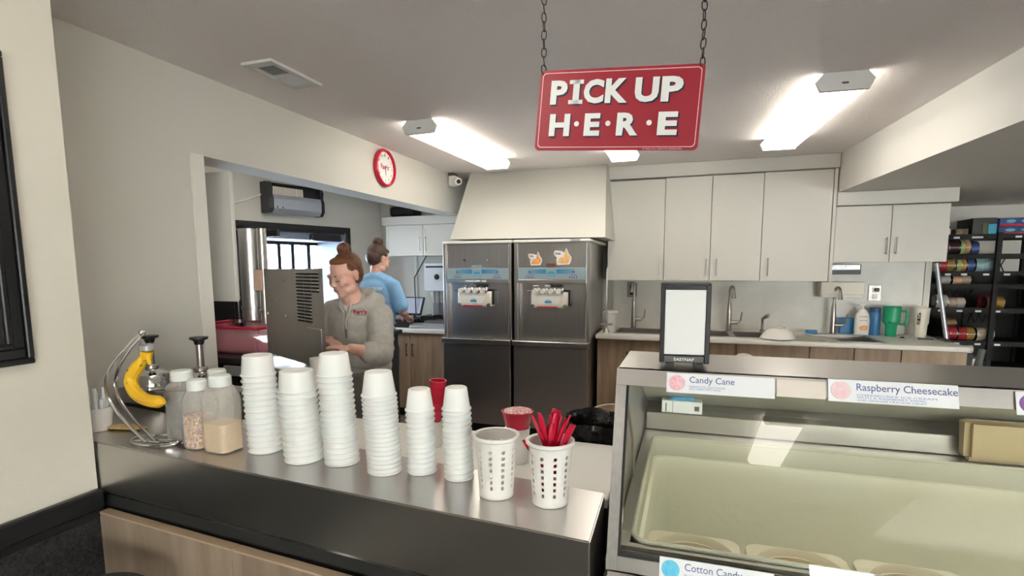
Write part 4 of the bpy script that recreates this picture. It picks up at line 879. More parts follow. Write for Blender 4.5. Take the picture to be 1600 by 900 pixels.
# local x along face, local -y towards viewer
MB().prism([(-Wd / 2, 0, 0), (.02, 0, 0), (.02, .095, 0), (-Wd / 2, .095, 0)], (0, 0, h)).build('rear_panel', 'steel_box', t, local=True, smooth=False)
fp = MB().prism([(.0225, -.003, -.0), (Wd / 2, -.003, 0), (.115, .095, 0), (.0225, .095, 0)], (0, 0, h)).build('side_panel', 'steel_box', t, local=True, smooth=False)
for x in (-.29, -.07):
    for z in (.37, .20): MB().ell((x, -.002, z), (.011, .006, .009), seg=10).build('screw', 'chrome', t, local=True)
MB().ell((-.18, -.002, .27), (.006, .004, .005), seg=8).build('screw', 'chrome', t, local=True)
lv = MB().box(-.034, .034, -.0065, -.0035, -.0035, .0035).build('louvre_slot', 'matteblack', fp, local=True); lv.location = (.11, 0, .395)
lh = MB().box(-.036, .036, -.011, -.0042, -.0045, -.0005, bev=.001).build('louvre_hood', 'steel', fp, local=True); lh.location = (.11, 0, .395 + .010)
for cix, n in ((0, 15), (1, 15), (2, 6)):
    for k in range(n):
        if cix == 0 and k == 0: continue
        dup1(lv, fp, (.105 + cix * .078, 0, .395 - k * .0145)); dup1(lh, fp, (.105 + cix * .078, 0, .395 + .010 - k * .0145))
MB().box(.17, .30, -.006, -.0035, .01, .165).build('recess_panel', 'steel_box', t, local=True)
MB().box(.17, .30, -.008, -.003, .1655, .168).build('recess_edge', 'steel', t, local=True)
# hand-side gadget near person's hand: white paper cone
t = thing('white_scoop_rest', 'small white plastic holder below the vented machine', 'holder', (-1.40, 1.72, .931))
mb = MB(); mb.lathe([(0, 0), (.028, 0), (.036, .12), (.032, .12), (.025, .006), (0, .006)], (-1.385, 1.74, 1.03 - .0), 20)
mb.build('cup', 'plastic_w', t); t.location.z = 0; ORG[t] = Vector(t.location)
t.location = (-1.40, 1.72, .931)
bx('support', 'steel_box', (-.03, .03, -.03, .03, 0, .098), t, local=True)

# ---- banana stand
t = thing('banana_hanger', 'chrome wire banana hanger with looped base', 'banana stand', (-1.62, 1.22, .951))
def arc(p0, p1, bulge, n=18):
    p0 = Vector(p0); p1 = Vector(p1); b = Vector(bulge); return [p0.lerp(p1, k / n) + b * math.sin(math.pi * (k / n)) * 1.0 for k in range(n + 1)]
hk = Vector((-1.614, 1.2, 1.305))
for off, nm in ((Vector((0, 0, 0)), 'upright'), (Vector((.022, .012, 0)), 'upright')):
    base = Vector((-1.60, 1.175, .962)) + off * 1.0
    MB().tube([hk + off * .15] + [p for p in arc(hk + off * .3, base, (-.170 + off.x, 0, -.005))][1:], .0048, 8).build(nm, 'chrome', t)
MB().ell(hk, (.011, .011, .011)).build('ball', 'chrome', t)
MB().tube([hk, hk + Vector((-.012, 0, -.03)), hk + Vector((-.012, 0, -.075)), hk + Vector((.002, 0, -.09)), hk + Vector((.015, 0, -.08))], .003, 8).build('hook', 'chrome', t)
for (cx, cy, rx, ry) in ((-1.60, 1.215, .095, .055), (-1.575, 1.215, .075, .035)):
    MB().tube([(cx + rx * math.cos(a), cy + ry * math.sin(a), .957 + (.006 if rx < .09 else 0)) for a in [2 * math.pi * k / 28 for k in range(28)]], .0045, 8, closed=True).build('base_ring', 'chrome', t)
MB().tube([(-1.66, 1.18, .957), (-1.62, 1.19, .962), (-1.57, 1.21, .962), (-1.52, 1.24, .957)], .004, 8).build('cross_wire', 'chrome', t)
# banana
t = thing('banana', 'ripe yellow banana with dark stem hanging on the hanger', 'banana', (-1.6, 1.2, 1.07))
pts = []; rs = []
ctrl = [(-1.612, 1.200, 1.222), (-1.628, 1.195, 1.205), (-1.652, 1.19, 1.175), (-1.657, 1.185, 1.150), (-1.640, 1.18, 1.125), (-1.605, 1.175, 1.107), (-1.565, 1.17, 1.100), (-1.525, 1.17, 1.099), (-1.505, 1.17, 1.100)]
from mathutils import geometry as _g
def smooth_path(c, n=5):
    c = [Vector(p) for p in c]; out = []
    for i in range(len(c) - 1):
        p0 = c[max(i - 1, 0)]; p1 = c[i]; p2 = c[i + 1]; p3 = c[min(i + 2, len(c) - 1)]
        for k in range(n):
            u = k / n; out.append(.5 * ((2 * p1) + (p2 - p0) * u + (2 * p0 - 5 * p1 + 4 * p2 - p3) * u * u + (3 * p1 - p0 - 3 * p2 + p3) * u ** 3))
    out.append(c[-1]); return out
sp_ = smooth_path(ctrl); nn_ = len(sp_); rs = [.019 * min(1, .62 + 2.4 * (k / nn_)) if k / nn_ < .85 else .019 * (1 - (k / nn_ - .85) * 5.0) for k in range(nn_)]
MB().tube(sp_, rs, 10).build('flesh', 'banana', t)
mb = MB(); mb.cyl((-1.598, 1.2, 1.25), (-1.606, 1.2, 1.225), .019, .015, 10); mb.cap((-1.59, 1.195, 1.235), (-1.583, 1.195, 1.212), .008, .006, 8); mb.cap((-1.612, 1.19, 1.225), (-1.61, 1.183, 1.208), .009, .007, 8); mb.build('crown', 'banana', t)
MB().cyl((-1.595, 1.2, 1.252), (-1.594, 1.2, 1.268), .020, .021, 12).build('stem_wrap', 'silver', t)
mb = MB()
for x, y, z in ((-1.648, 1.170, 1.19), (-1.664, 1.172, 1.165), (-1.65, 1.168, 1.15), (-1.63, 1.163, 1.12), (-1.60, 1.158, 1.10)): mb.ell((x, y, z), (.0022, .002, .003), seg=6)
mb.ell((-1.61, 1.183, 1.206), (.008, .006, .003), seg=8); mb.build('spots', 'brown', t)
# left end: straw cup and yellow oval
t = thing('straw_cup', 'white tub of wrapped straws half hidden by the wall', 'cup', (-1.93, 1.24, .951))
MB().lathe([(0, 0), (.042, 0), (.052, .08), (.048, .08), (.038, .005), (0, .005)], (-1.93, 1.25, .951), 24).build('tub', 'plastic_w', t)
for k in range(9):
    a = k * 2.4; MB().cyl((-1.93 + .02 * math.cos(a), 1.25 + .02 * math.sin(a), .958), (-1.93 + .035 * math.cos(a) , 1.25 + .035 * math.sin(a), 1.06 + .02 * (k % 3)), .0065, .0065, 8).build('straw', 'paper', t)
o = setp(MB().ell((0, 0, 0), (.085, .028, .007)).build('yellow_lid', 'yellowlid', org=(0, 0, -.007)), 'flat mottled yellow oval lying behind the banana hanger', 'oval lid'); o.location = (-1.845, 1.285, .951); o.rotation_euler = (0, 0, R(12))
# jars
def jar(label, x, y, h, w, d, fill, mm, rz_=-R(5), lidw=.9, bead=0):
    t = thing('topping_jar', label, 'jar', (x, y, .951), 'plastic topping jars on the counter', rotz=rz_)
    def rbox(w, d, z0, z1, r, tp=None):
        mb = MB(); prof = [(x, y_) for x, y_ in rrect(w, d, r, 5)]; tp = tp or 1
        lv = [(z0, .93), (z0 + .006, 1)] + [(z1 * .80, 1)] + ([(z1 * .9, .9), (z1, .66)] if tp != 1 else [(z1, 1)])
        rings = [[mb.bm.verts.new((px * s, py * s, z)) for px, py in prof] for z, s in lv]
        mb.bm.faces.new(rings[0][::-1]); mb.bm.faces.new(rings[-1])
        for a_, b_ in zip(rings[:-1], rings[1:]):
            n = len(a_)
            for k in range(n): mb.bm.faces.new([a_[k], a_[(k + 1) % n], b_[(k + 1) % n], b_[k]])
        return mb
    zb = h - .032
    rbox(w, d, 0, zb, .018, 2).build('jar_body', 'jar', t, local=True)
    mb = MB(); pr = rrect(w - .0045, d - .0045, .0165, 5); mb.prism([(a, b, .004) for a, b in pr], (0, 0, fill)); 
    mb.build('filling', mm, t, local=True)
    rl = min(w, d) * .44 * lidw
    MB().lathe([(0, 0), (rl, 0), (rl, .026), (rl - .004, .032), (0, .032)], (0, 0, zb + .001), 40).build('lid', 'jar_lid', t, local=True)
jar('tall jar of dark grey crumbs beside the banana', -1.537, 1.262, .228, .080, .085, .165, 'greybit')
jar('shorter jar of rainbow sprinkles between two larger jars', -1.432, 1.225, .212, .072, .075, .098, 'sprinkle')
jar('large jar one third full of pale tan granules', -1.335, 1.222, .232, .094, .080, .085, 'amber')
jar('mostly hidden jar with only its white lid showing', -1.47, 1.335, .222, .072, .075, .03, 'amber')
# cup stacks
def cup_mesh(name, rt, rb, h, t=.0016):
    """upturned cup: rim at z=0, base at z=h"""
    pr = [(rt + .0022, 0), (rt + .0032, .002), (rt + .0030, .0045), (rt - .0002, .0062), (rb + .001, h - .002), (rb - .002, h), (rb - .006, h - .0008), (rb * .8, h - .0022), (0, h - .0022),
          (0, h - .004), (rb * .8, h - .004), (rb - .003, h - .004), (rt - t, .006), (rt - t, 0)]
    m = MB(); m.lathe([(r, z) for r, z in pr], seg=40); bmesh.ops.recalc_face_normals(m.bm, faces=m.bm.faces)
    fs = [f for f in m.bm.faces]; me = bpy.data.meshes.new(name); m.bm.to_mesh(me); m.bm.free(); me.materials.append(M['cup'])
    me.polygons.foreach_set('use_smooth', [True] * len(me.polygons)); me.set_sharp_from_angle(angle=R(50)); return me
STK = [(-1.213, 1.262, .0472, .041, .062, 1.2465, 14, 'stack beside the tan jar'), (-1.048, 1.232, .0515, .045, .062, 1.214, 13, 'widest stack'),
       (-.928, 1.247, .0462, .0375, .064, 1.268, 17, 'tallest stack'), (-.774, 1.226, .0445, .0345, .067, 1.229, 18, 'fourth stack from the jars'),
       (-.674, 1.252, .0370, .0285, .060, 1.180, 13, 'slim stack hiding the red cups'), (-.560, 1.244, .0360, .0275, .060, 1.194, 14, 'slim stack beside the empty basket')]
for si, (x, y, rt, rb, h, zt_, n, lab) in enumerate(STK):
    me = cup_mesh('paper_cup', rt, rb, h); p = (zt_ - h - .951) / (n - 1); tx, ty = random.uniform(-.0008, .0008), random.uniform(-.0006, .0006)
    if si == 1: tx = -.0009
    for k in range(n):
        o = bpy.data.objects.new('paper_cup', me); COL.objects.link(o)
        o.location = (x + tx * k + random.uniform(-.0005, .0005), y + ty * k + random.uniform(-.0005, .0005), .951 + p * k); o.rotation_euler = (0, 0, random.random() * 6)
        od = ['top', 'second', 'third', 'fourth', 'fifth', 'sixth', 'seventh', 'eighth', 'ninth', 'tenth', 'eleventh', 'twelfth', 'thirteenth', 'fourteenth', 'fifteenth', 'sixteenth', 'seventeenth', 'eighteenth'][n - 1 - k]
        setp(o, ('upturned white cup at the very top of the %s' % lab) if k == n - 1 else ('upturned white cup at the very bottom of the %s' % lab) if k == 0 else ('upturned white cup, %s from the top in the %s' % (od, lab)), 'cup', 'upturned white cups of the %s' % lab)
# red cups nested in white sleeve behind
prof_r = [(0, 0), (.022, 0), (.026, .035), (.0275, .035), (.0275, .038), (.024, .038), (.0205, .003), (0, .003)]
me = MB().lathe(prof_r, seg=24); RC = me.build('red_cup', 'red', org=(0, 0, 0)); RC.location = (-.758, 1.50, .987 + .07)
setp(RC, 'glossy red cup in the leaning stack behind the white cups', 'cup', 'red cups behind the white stacks')
for k in range(1, 5): 
    o = dup(RC, (-.758 + .004 * k, 1.50, .987 + .02 + .024 * k + .03)); 
RC.location = (-.758, 1.50, 1.0165)
for k, o in enumerate([q for q in bpy.data.objects if q.name.startswith('red_cup')]): o['label'] = 'glossy red cup, %s from the bottom of the stack behind the white cups' % ['first', 'second', 'third', 'fourth', 'fifth'][k]; o.location = (-.760 + .0035 * k, 1.50, 1.0165 + .0235 * k); o.rotation_euler = (0, R(4), 0)
t = thing('cup_sleeve', 'white tapered cup holding the stack of red cups', 'cup', (-.762, 1.50, .931))
MB().lathe([(0, 0), (.024, 0), (.031, .084), (.028, .084), (.021, .004), (0, .004)], (-.762, 1.50, .931), 28).build('body', 'plastic_w', t)
# perforated baskets
def basket(label, x, y, z, rt, rb, h, mats='plastic_w'):
    t = thing('utensil_basket', label, 'basket', (x, y, z), 'white perforated baskets')
    m = MB(); ncol, nrow = 10, 7; sub = 4; nu = ncol * sub; z0, z1 = .012, h - .014; zr0, zr1 = .022, h * .86
    def P(u, zz, off=0):
        r = rb + (rt - rb) * (zz / h); a = 2 * math.pi * u; return (r * math.cos(a), r * math.sin(a), zz)
    zs = [0, zr0 - .006] ; hh = (zr1 - zr0) / nrow
    zs = [0.0] + [zr0 + hh * k for k in range(nrow + 1)] + [h]
    grid = {}
    def gv(i, j):
        i %= nu
        if (i, j) not in grid: grid[(i, j)] = m.bm.verts.new(P(i / nu, zs[j]))
        return grid[(i, j)]
    for j in range(len(zs) - 1):
        for i in range(nu):
            if 1 <= j <= nrow and i % sub == 1:
                continue_hole = True
                c = [gv(i, j), gv(i + 1, j), gv(i + 1, j + 1), gv(i, j + 1)]
                uc = (i + .5) / nu; zc = (zs[j] + zs[j + 1]) / 2; rr = rb + (rt - rb) * zc / h; rh = .0046
                ring = [m.bm.verts.new(P(uc + rh * math.cos(a) / rr / (2 * math.pi), zc + rh * math.sin(a))) for a in [R(225 + 30 * k) for k in range(12)]]
                # 12 ring verts; corners at k=0(225),3(315),6(45),9(135)
                for q in range(4):
                    cc, cn = c[q], c[(q + 1) % 4]; seq = [ring[(q * 3 + s) % 12] for s in range(4)]
                    m.bm.faces.new([cc, cn, seq[3], seq[2], seq[1], seq[0]])
            else: m.bm.faces.new([gv(i, j), gv(i + 1, j), gv(i + 1, j + 1), gv(i, j + 1)])
    off = {}
    m.bm.normal_update(); fs0 = m.bm.faces[:]
    for v in list(m.bm.verts):
        r_ = math.hypot(v.co.x, v.co.y); k_ = (r_ - .0025) / r_; off[v] = m.bm.verts.new((v.co.x * k_, v.co.y * k_, v.co.z))
    be = [e for e in m.bm.edges if len(e.link_faces) == 1]
    for f in fs0: m.bm.faces.new([off[v] for v in reversed(f.verts[:])])
    for e in be: m.bm.faces.new([e.verts[0], e.verts[1], off[e.verts[1]], off[e.verts[0]]])
    m.lathe([(0, .001), (rb - .0027, .001), (rb - .0027, .004), (0, .004)], seg=40)
    m.build('body', mats, t, local=True)
    MB().lathe([(rt - .003, h - .004), (rt + .002, h - .006), (rt + .0055, h - .002), (rt + .005, h + .004), (rt + .001, h + .005), (rt - .003, h + .002)], seg=48).build('rim', mats, t, local=True)
    MB().lathe([(rb - .002, 0), (rb + .001, 0), (rb + .001, -.003 + .006), (rb - .002, .004)], seg=40).build('foot_ring', mats, t, local=True)
    return t
BH = .147
b1 = basket('empty white perforated basket between the cups and the spoons', -.430, 1.175, .951, .052, .041, BH); b1.rotation_euler = (0, 0, R(8))
b2 = basket('white perforated basket crammed with red plastic spoons', -.294, 1.172, .951, .052, .041, BH); b2.rotation_euler = (0, 0, R(-4))
# red spoons
def spoon_mesh():
    m = MB(); L = .165; n = 12; rings = []
    for k in range(n + 1):
        u = k / n; z = L * u; w = .0052 + .0034 * min(1, u * 1.6) if u < .9 else .0086 * (1 - (u - .9) * 5.5); th = .0011; cv = .0022
        rings.append([m.bm.verts.new((x, y, z)) for x, y in ((-w, -cv), (-w * .5, .0), (0, .0006), (w * .5, 0), (w, -cv), (w, -cv + th), (w * .5, th), (0, .0006 + th), (-w * .5, th), (-w, -cv + th))])
    for a, b in zip(rings[:-1], rings[1:]):
        for k in range(10): m.bm.faces.new([a[k], a[(k + 1) % 10], b[(k + 1) % 10], b[k]])
    m.bm.faces.new(rings[0][::-1]); m.bm.faces.new(rings[-1]); bmesh.ops.recalc_face_normals(m.bm, faces=m.bm.faces)
    me = bpy.data.meshes.new('spoon'); m.bm.to_mesh(me); m.bm.free(); me.materials.append(M['red']); me.polygons.foreach_set('use_smooth', [True] * len(me.polygons)); me.set_sharp_from_angle(angle=R(40)); return me
SM = spoon_mesh(); bc = Vector((-.294, 1.172, .957))
# (tip offset x, tip y, tip z above counter)
tips = [(-.056, -.01, .172 - .03, .10), (-.037, -.012, .205, 0), (-.021, -.015, .213, 0), (.000, .0, .206, 0), (.006, .012, .219, 0), (.013, -.006, .212, 0), (.018, .01, .208, 0), (.024, -.004, .205, 0), (.030, .004, .200, 0), (.035, -.012, .196, 0), (.040, .008, .207, 0), (.047, -.014, .192, 0), (.052, -.004, .188, 0), (.034, -.030, .150, 0), (.008, -.012, .19, 0), (.015, .02, .213, 0), (-.005, .012, .18, 0), (.028, .018, .198, 0)]
for k, (dx, dy, zt_, _) in enumerate(tips):
    tip = Vector((bc.x + dx * 1.15, bc.y + dy, .951 + zt_ + .004)); low = Vector((bc.x - dx * .35 + random.uniform(-.008, .008), bc.y - dy * .4 + random.uniform(-.012, .012), .99 if zt_ > .16 else .98))
    d = (tip - low).normalized(); o = bpy.data.objects.new('red_spoon', SM); COL.objects.link(o); o.location = tip - d * .165
    q = d.to_track_quat('Z', 'Y').to_matrix().to_4x4() @ Matrix.Rotation(R(180) + random.uniform(-.6, .6), 4, 'Z'); o.rotation_euler = q.to_euler()
    lab = 'short red spoon leaning low on the basket side nearest the empty basket' if k == 0 else ('red spoon handle lying across the front of the bunch' if k == 13 else 'red spoon standing in the basket, %s tip from the left' % ['first', 'second', 'third', 'fourth', 'fifth', 'sixth', 'seventh', 'eighth', 'ninth', 'tenth', 'eleventh', 'twelfth', 'thirteenth', 'fourteenth', 'fifteenth', 'sixteenth', 'seventeenth', 'eighteenth'][sorted(t_[0] for t_ in tips[1:13] + tips[14:]).index(dx)])
    setp(o, lab, 'spoon', 'red plastic spoons in the basket')
# sprinkle cup
t = thing('sprinkle_cup', 'red cup brimming with red and white sprinkles on a white cup', 'cup', (-.463, 1.47, .931))
x, y = -.463, 1.45
MB().lathe([(0, 0), (.030, 0), (.036, .10), (.038, .104), (.034, .104), (.028, .004), (0, .004)], (x, y, .931), 32).build('white_cup', 'plastic_w', t)
MB().lathe([(0, .095), (.030, .095), (.034, .110), (.036, .112), (.045, .150), (.047, .154), (.044, .155), (.040, .146), (0, .146)], (x, y, .931), 36).build('red_bowl', 'red', t)
MB().lathe([(.0435, .147), (.040, .156), (.02, .162), (0, .163)], (x, y, .931), 32).build('sprinkles', 'redsprinkle', t)
# small grey clip things on the white counter
for x, lab in ((-.80, 'small steel clamp on the work surface behind the fourth cup stack'), (-.555, 'small steel clamp on the work surface behind the last cup stack')):
    setp(MB().tube([(x, 1.40, .935), (x + .02, 1.40, .955), (x + .045, 1.41, .94), (x + .02, 1.42, .933)], .006, 8, closed=True).build('clamp', 'steel'), lab, 'clamp')
# trash can with black bag
t = thing('trash_can', 'black-bagged trash can behind the white work surface', 'trash can', (-.28, 1.86, 0)); x, y = -.285, 1.86
MB().lathe([(0, 0), (.11, 0), (.122, .84), (.118, .84), (.10, .01), (0, .01)], (x, y, 0), 28).build('can', 'matteblack', t)
mb = MB(); seg = 56; rings = []
for r, z, w_ in ((.124, .80, .008), (.130, .88, .010), (.131, .93, .010), (.130, .995, .012), (.122, 1.012, .010), (.110, .995, .012), (.103, .94, .012), (.10, .85, .010), (.08, .75, 0)):
    z -= .045; row = []
    for k in range(seg):
        th = 2 * math.pi * k / seg; nz = mnoise.noise(Vector((math.cos(th) * 2.6, math.sin(th) * 2.6, z * 14))) ; n2 = mnoise.noise(Vector((math.cos(th) * 7, math.sin(th) * 7, z * 30 + 5)))
        rr_ = r + w_ * (.9 * nz + .5 * n2); row.append(mb.bm.verts.new((x + rr_ * math.cos(th), y + rr_ * math.sin(th), z + w_ * 1.2 * nz)))
    rings.append(row)
for a, b in zip(rings[:-1], rings[1:]):
    for k in range(seg): mb.bm.faces.new([a[k], a[(k + 1) % seg], b[(k + 1) % seg], b[k]])
mb.build('bag', 'bag', t)
t = thing('tan_bucket', 'tan rimmed bucket behind the trash can, by the display case', 'bucket', (-.25, 2.25, 0))
MB().lathe([(0, 0), (.09, 0), (.105, .87), (.112, .875), (.112, .895), (.10, .895), (.085, .01), (0, .01)], (-.262, 2.25, 0), 32).build('body', mat('tan_plastic', (.55, .43, .30), .5), t)

# ================================================================== ICE CREAM DISPLAY CASE
X0, X1 = -.142, 1.75; tl = math.tan(R(18))
def gy(z): return 1.166 - (1.28 - z) * tl
t = thing('display_case', 'stainless ice cream dipping case with sloping glass front', 'display case', (.8, 1.6, 0))
bx('top_panel', 'steel', (X0, X1, 1.168, 1.433, 1.262, 1.28), t, bev=.002)
def slab(mb, x0, x1, za, zb, off0, off1):
    mb.prism([(x0, gy(za) + off0, za), (x0, gy(zb) + off0, zb), (x0, gy(zb) + off1, zb), (x0, gy(za) + off1, za)], (x1 - x0, 0, 0))
mb = MB(); slab(mb, X0, X1, 1.247, 1.28, 0, .02); mb.build('top_rail', 'steel', t, smooth=False)
mb = MB(); slab(mb, X0, X0 + .022, .885, 1.2465, 0, .03); mb.build('corner_post', 'steel_v', t, smooth=False)
mb = MB(); slab(mb, X0 + .0225, X1, .885, .912, 0, .03); mb.build('bottom_rail', 'steel', t, smooth=False)
mb = MB(); slab(mb, X0 + .024, X1, .914, 1.245, .008, .013); mb.build('front_glass', 'glass', t, smooth=False)
mb = MB(); slab(mb, X0 + .022, X0 + .027, .912, 1.247, .002, .016); slab(mb, X0 + .027, X1, .912, .917, .002, .016); mb.build('gasket', 'black', t, smooth=False)
# lower body
yb0 = gy(.88) - .004
bx('lower_body', 'steel', (X0 - .004, X1, yb0, 2.16, .06, .40), t, bev=.004)
bx('front_panel', 'steel', (X0 - .004, X1, yb0, yb0 + .02, .40, .88), t, bev=.008)
bx('side_panel', 'steel_dark', (X0 - .004, X0 + .012, yb0 + .021, 2.16, .40, .90), t, bev=.002)
bx('back_body', 'steel', (X0 + .013, X1, 2.0, 2.16, .40, .985), t, bev=.002)
bx('toe_kick', 'black', (X0 + .02, X1, yb0 + .05, 2.1, 0, .06), t)
# left end glass side frame with back sloped door
mb = MB(); mb.prism([(X0 + .001, gy(.90) + .031, .90), (X0 + .001, gy(1.26) + .031, 1.26), (X0 + .001, 1.43, 1.26), (X0 + .001, 2.10, .985), (X0 + .001, 2.14, .90)], (.006, 0, 0)); mb.build('end_panel', 'steel_v', t, smooth=False)
mb = MB(); mb.tube([(X0 + .014, 1.19, 1.245), (X0 + .016, 1.40, 1.05), (X0 + .018, 1.43, .935)], .004, 8); mb.tube([(X0 + .018, 1.21, 1.24), (X0 + .016, 1.17, 1.05), (X0 + .018, 1.15, .935)], .004, 8); mb.build('end_rods', 'steel_dark', t)
mb = MB(); mb.prism([(X0 + .008, 1.415, 1.260), (X0 + .008, 1.43, 1.260), (X0 + .008, 2.11, .99), (X0 + .008, 2.095, .985)], (X1 - X0 - .008, 0, 0)); mb.build('rear_doors', 'liner', t, smooth=False)
mb = MB(); mb.prism([(X0 + .01, 1.36, 1.2615), (X0 + .01, 1.41, 1.2615), (X0 + .01, 1.43, 1.245), (X0 + .01, 1.36, 1.245)], (X1 - X0 - .01, 0, 0)); mb.build('lamp_cover', 'lamp_strip', t, smooth=False)
# deck with well opening
wx0, wx1, wy0, wy1, dz = -.100, 1.72, 1.095, 1.845, .92
mb = MB(); mb.box(X0 + .013, wx0, gy(.92) + .03, 2.0, .90, dz); mb.box(wx0, X1, gy(.92) + .03, wy0, .90, dz); mb.box(wx0, X1, wy1, 2.0, .90, dz); mb.build('deck', 'steel', t, smooth=False)
def rr3(x0, x1, y0, y1, r, z, n=6):
    cx, cy, w_, h_ = (x0 + x1) / 2, (y0 + y1) / 2, x1 - x0, y1 - y0; return [(cx + a, cy + b, z) for a, b in rrect(w_, h_, r, n)]
MB().tube(rr3(wx0 + .004, wx1 + .1, wy0 + .004, wy1 - .004, .035, dz + .004), .005, 8, closed=True).build('well_rim', 'liner', t)
mb = MB(); rings = [[mb.bm.verts.new(p) for p in rr3(wx0 + .004 + i, wx1 + .1, wy0 + .004 + i, wy1 - .004 - i, .035, z)] for z, i in ((dz, 0), (.862, .004))]
for a, b in zip(rings[:-1], rings[1:]):
    n = len(a); [mb.bm.faces.new([a[k], a[(k + 1) % n], b[(k + 1) % n], b[k]]) for k in range(n)]
mb.build('well_lining', 'liner', t)
mb = MB(); rings = [[mb.bm.verts.new(p) for p in rr3(wx0 + .004 + i, wx1 + .1, wy0 + .004 + i, wy1 - .004 - i, .035, z)] for z, i in ((.862, .004), (.86, .014), (.70, .016), (.50, .02))]
for a, b in zip(rings[:-1], rings[1:]):
    n = len(a); [mb.bm.faces.new([a[k], a[(k + 1) % n], b[(k + 1) % n], b[k]]) for k in range(n)]
mb.bm.faces.new(rings[-1]); mb.build('frosted_well', 'frost', t)
# shelf ledge strip inside at back
bx('rear_ledge', 'steel', (X0 + .014, X1, 1.93, 1.999, dz + .001, .985), t, bev=.003)
# tubs
def icetub(label, cx, cy, mm, w=.232):
    cy += .008
    t = thing('ice_cream_tub', label, 'ice cream tub', (cx, cy, .501), 'ice cream tubs in the case'); r = w / 2
    mb = MB(); mb.lathe([(0, 0), (r * .86, 0), (r * .92, .255), (r * .80, .255), (r * .78, .02), (0, .02)], (cx, cy, .501), 40); mb.build('carton', 'tub', t)
    # square collar with round hole
    mb = MB(); n = 48; sq = []
    outer = []; inner = []
    for k in range(n):
        a = 2 * math.pi * k / n; c_, s_ = math.cos(a), math.sin(a); m_ = min((r) / max(abs(c_), 1e-6), (r) / max(abs(s_), 1e-6), r * 1.30); outer.append((cx + c_ * m_, cy + s_ * m_)); inner.append((cx + c_ * r * .84, cy + s_ * r * .84))
    rows = [[mb.bm.verts.new((x, y, .752)) for x, y in outer], [mb.bm.verts.new((x, y, .768)) for x, y in outer], [mb.bm.verts.new((cx + (x - cx) * 1.06, cy + (y - cy) * 1.06, .770)) for x, y in inner], [mb.bm.verts.new((cx + (x - cx) * 1.03, cy + (y - cy) * 1.03, .777)) for x, y in inner], [mb.bm.verts.new((x, y, .772)) for x, y in inner], [mb.bm.verts.new((cx + (x - cx) * .97, cy + (y - cy) * .97, .74)) for x, y in inner]]
    for a, b in zip(rows[:-1], rows[1:]): [mb.bm.faces.new([a[k], a[(k + 1) % n], b[(k + 1) % n], b[k]]) for k in range(n)]
    mb.build('collar', 'tub', t)
    mb = MB(); mb.lathe([(0, .0), (r * .78, 0), (r * .79, .215), (r * .6, .232), (r * .3, .225), (0, .230)], (cx, cy, .522), 40); o = mb.build('ice_cream', mm, t)
    for v in o.data.vertices:
        if v.co.z > .2: v.co.z += .008 * math.sin(v.co.x * 60) * math.cos(v.co.y * 55)
    return t
icetub('ice cream tub with pink-flecked pale ice cream under the Cotton Candy card', .035, 1.352, 'ice_pale')
icetub('ice cream tub of tan ice cream beside the pink-flecked one', .282, 1.352, 'ice_tan')
icetub('third ice cream tub along the front of the case', .529, 1.352, 'ice_pale'); icetub('fourth ice cream tub along the front of the case', .776, 1.352, 'ice_tan')
o = MB().ell((.04, 1.38, .756), (.014, .004, .003)).ell((.0, 1.37, .7555), (.004, .006, .003)).ell((.08, 1.36, .7555), (.006, .003, .003)).build('candy_flecks', 'red'); setp(o, 'small red candy flecks on the pale ice cream', 'candy', kind='stuff')
# glove box
t = thing('glove_box', 'white carton with blue gloves poking out inside the case', 'glove box', (.0, 1.96, .986))
bx('carton', 'paper', (-.075, .062, 1.935, 1.99, .986, 1.03), t, bev=.002)
mb = MB(); mb.box(-.062, -.058, 1.9335, 1.9348, .99, 1.02); mb.box(-.038, -.0365, 1.9335, 1.9348, .987, 1.029); mb.box(.036, .052, 1.9335, 1.9348, .998, 1.014); mb.build('print', 'seam', t)
blob(MB().ell((-.01, 1.955, 1.036), (.035, .018, .010)).ell((.02, 1.95, 1.038), (.018, .014, .010)).ell((-.04, 1.95, 1.033), (.012, .014, .007)), 'gloves', 'blueglove', t, .004, 2)
t = thing('tan_tub', 'tan plastic tub standing behind the case glass', 'tub', (.93, 1.88, .921))
tubmesh(.80, 1.16, 1.868, 1.922, .922, 1.04, .006).build('body', 'tanbag', t)
# flavour cards
tq = Vector((0, math.sin(R(18)), math.cos(R(18)))); tn = Vector((0, -math.cos(R(18)), math.sin(R(18))))
def card(label, x0, x1, ztop, hgt, title=None, tcol='ink', disc=None, sub=(), paper='paper', tw=.45, name='flavour_card', tilt=0):
    p0 = Vector((x0, gy(ztop), ztop)) - tq * hgt + tn * .003
    t = thing(name, label, 'sign card', tuple(p0), 'flavour cards on the case')
    w_ = x1 - x0; ux = Vector((math.cos(tilt), 0, 0)) + tq * math.sin(tilt); 
    cs = [p0, p0 + ux * w_, p0 + ux * w_ + tq * hgt, p0 + tq * hgt]
    MB().prism([tuple(c) for c in cs], tuple(tn * .0015)).build('card', paper, t, smooth=False)
    f0 = p0 + tn * .0018
    if disc:
        r = hgt * .40; c = f0 + ux * (r * 1.25) + tq * (hgt * .5)
        MB().cyl(c, c + tn * .0006, r, r * .98, 28).build('scoop_picture', disc, t)
    if title:
        xs_ = hgt * 1.12
        o_ = f0 + ux * xs_ + tq * hgt * .44; text_fit(title, 'title', tcol, t, tuple(o_), ux, tq, tw * w_, hgt * .42, .0004)
        for k, s_ in enumerate(sub): text_fit(s_, 'description', 'ink_s', t, tuple(f0 + ux * xs_ + tq * hgt * (.30 - .115 * k)), ux, tq, tw * w_ * (.8 if k == 0 else .7), hgt * .085, .0003)
    return t
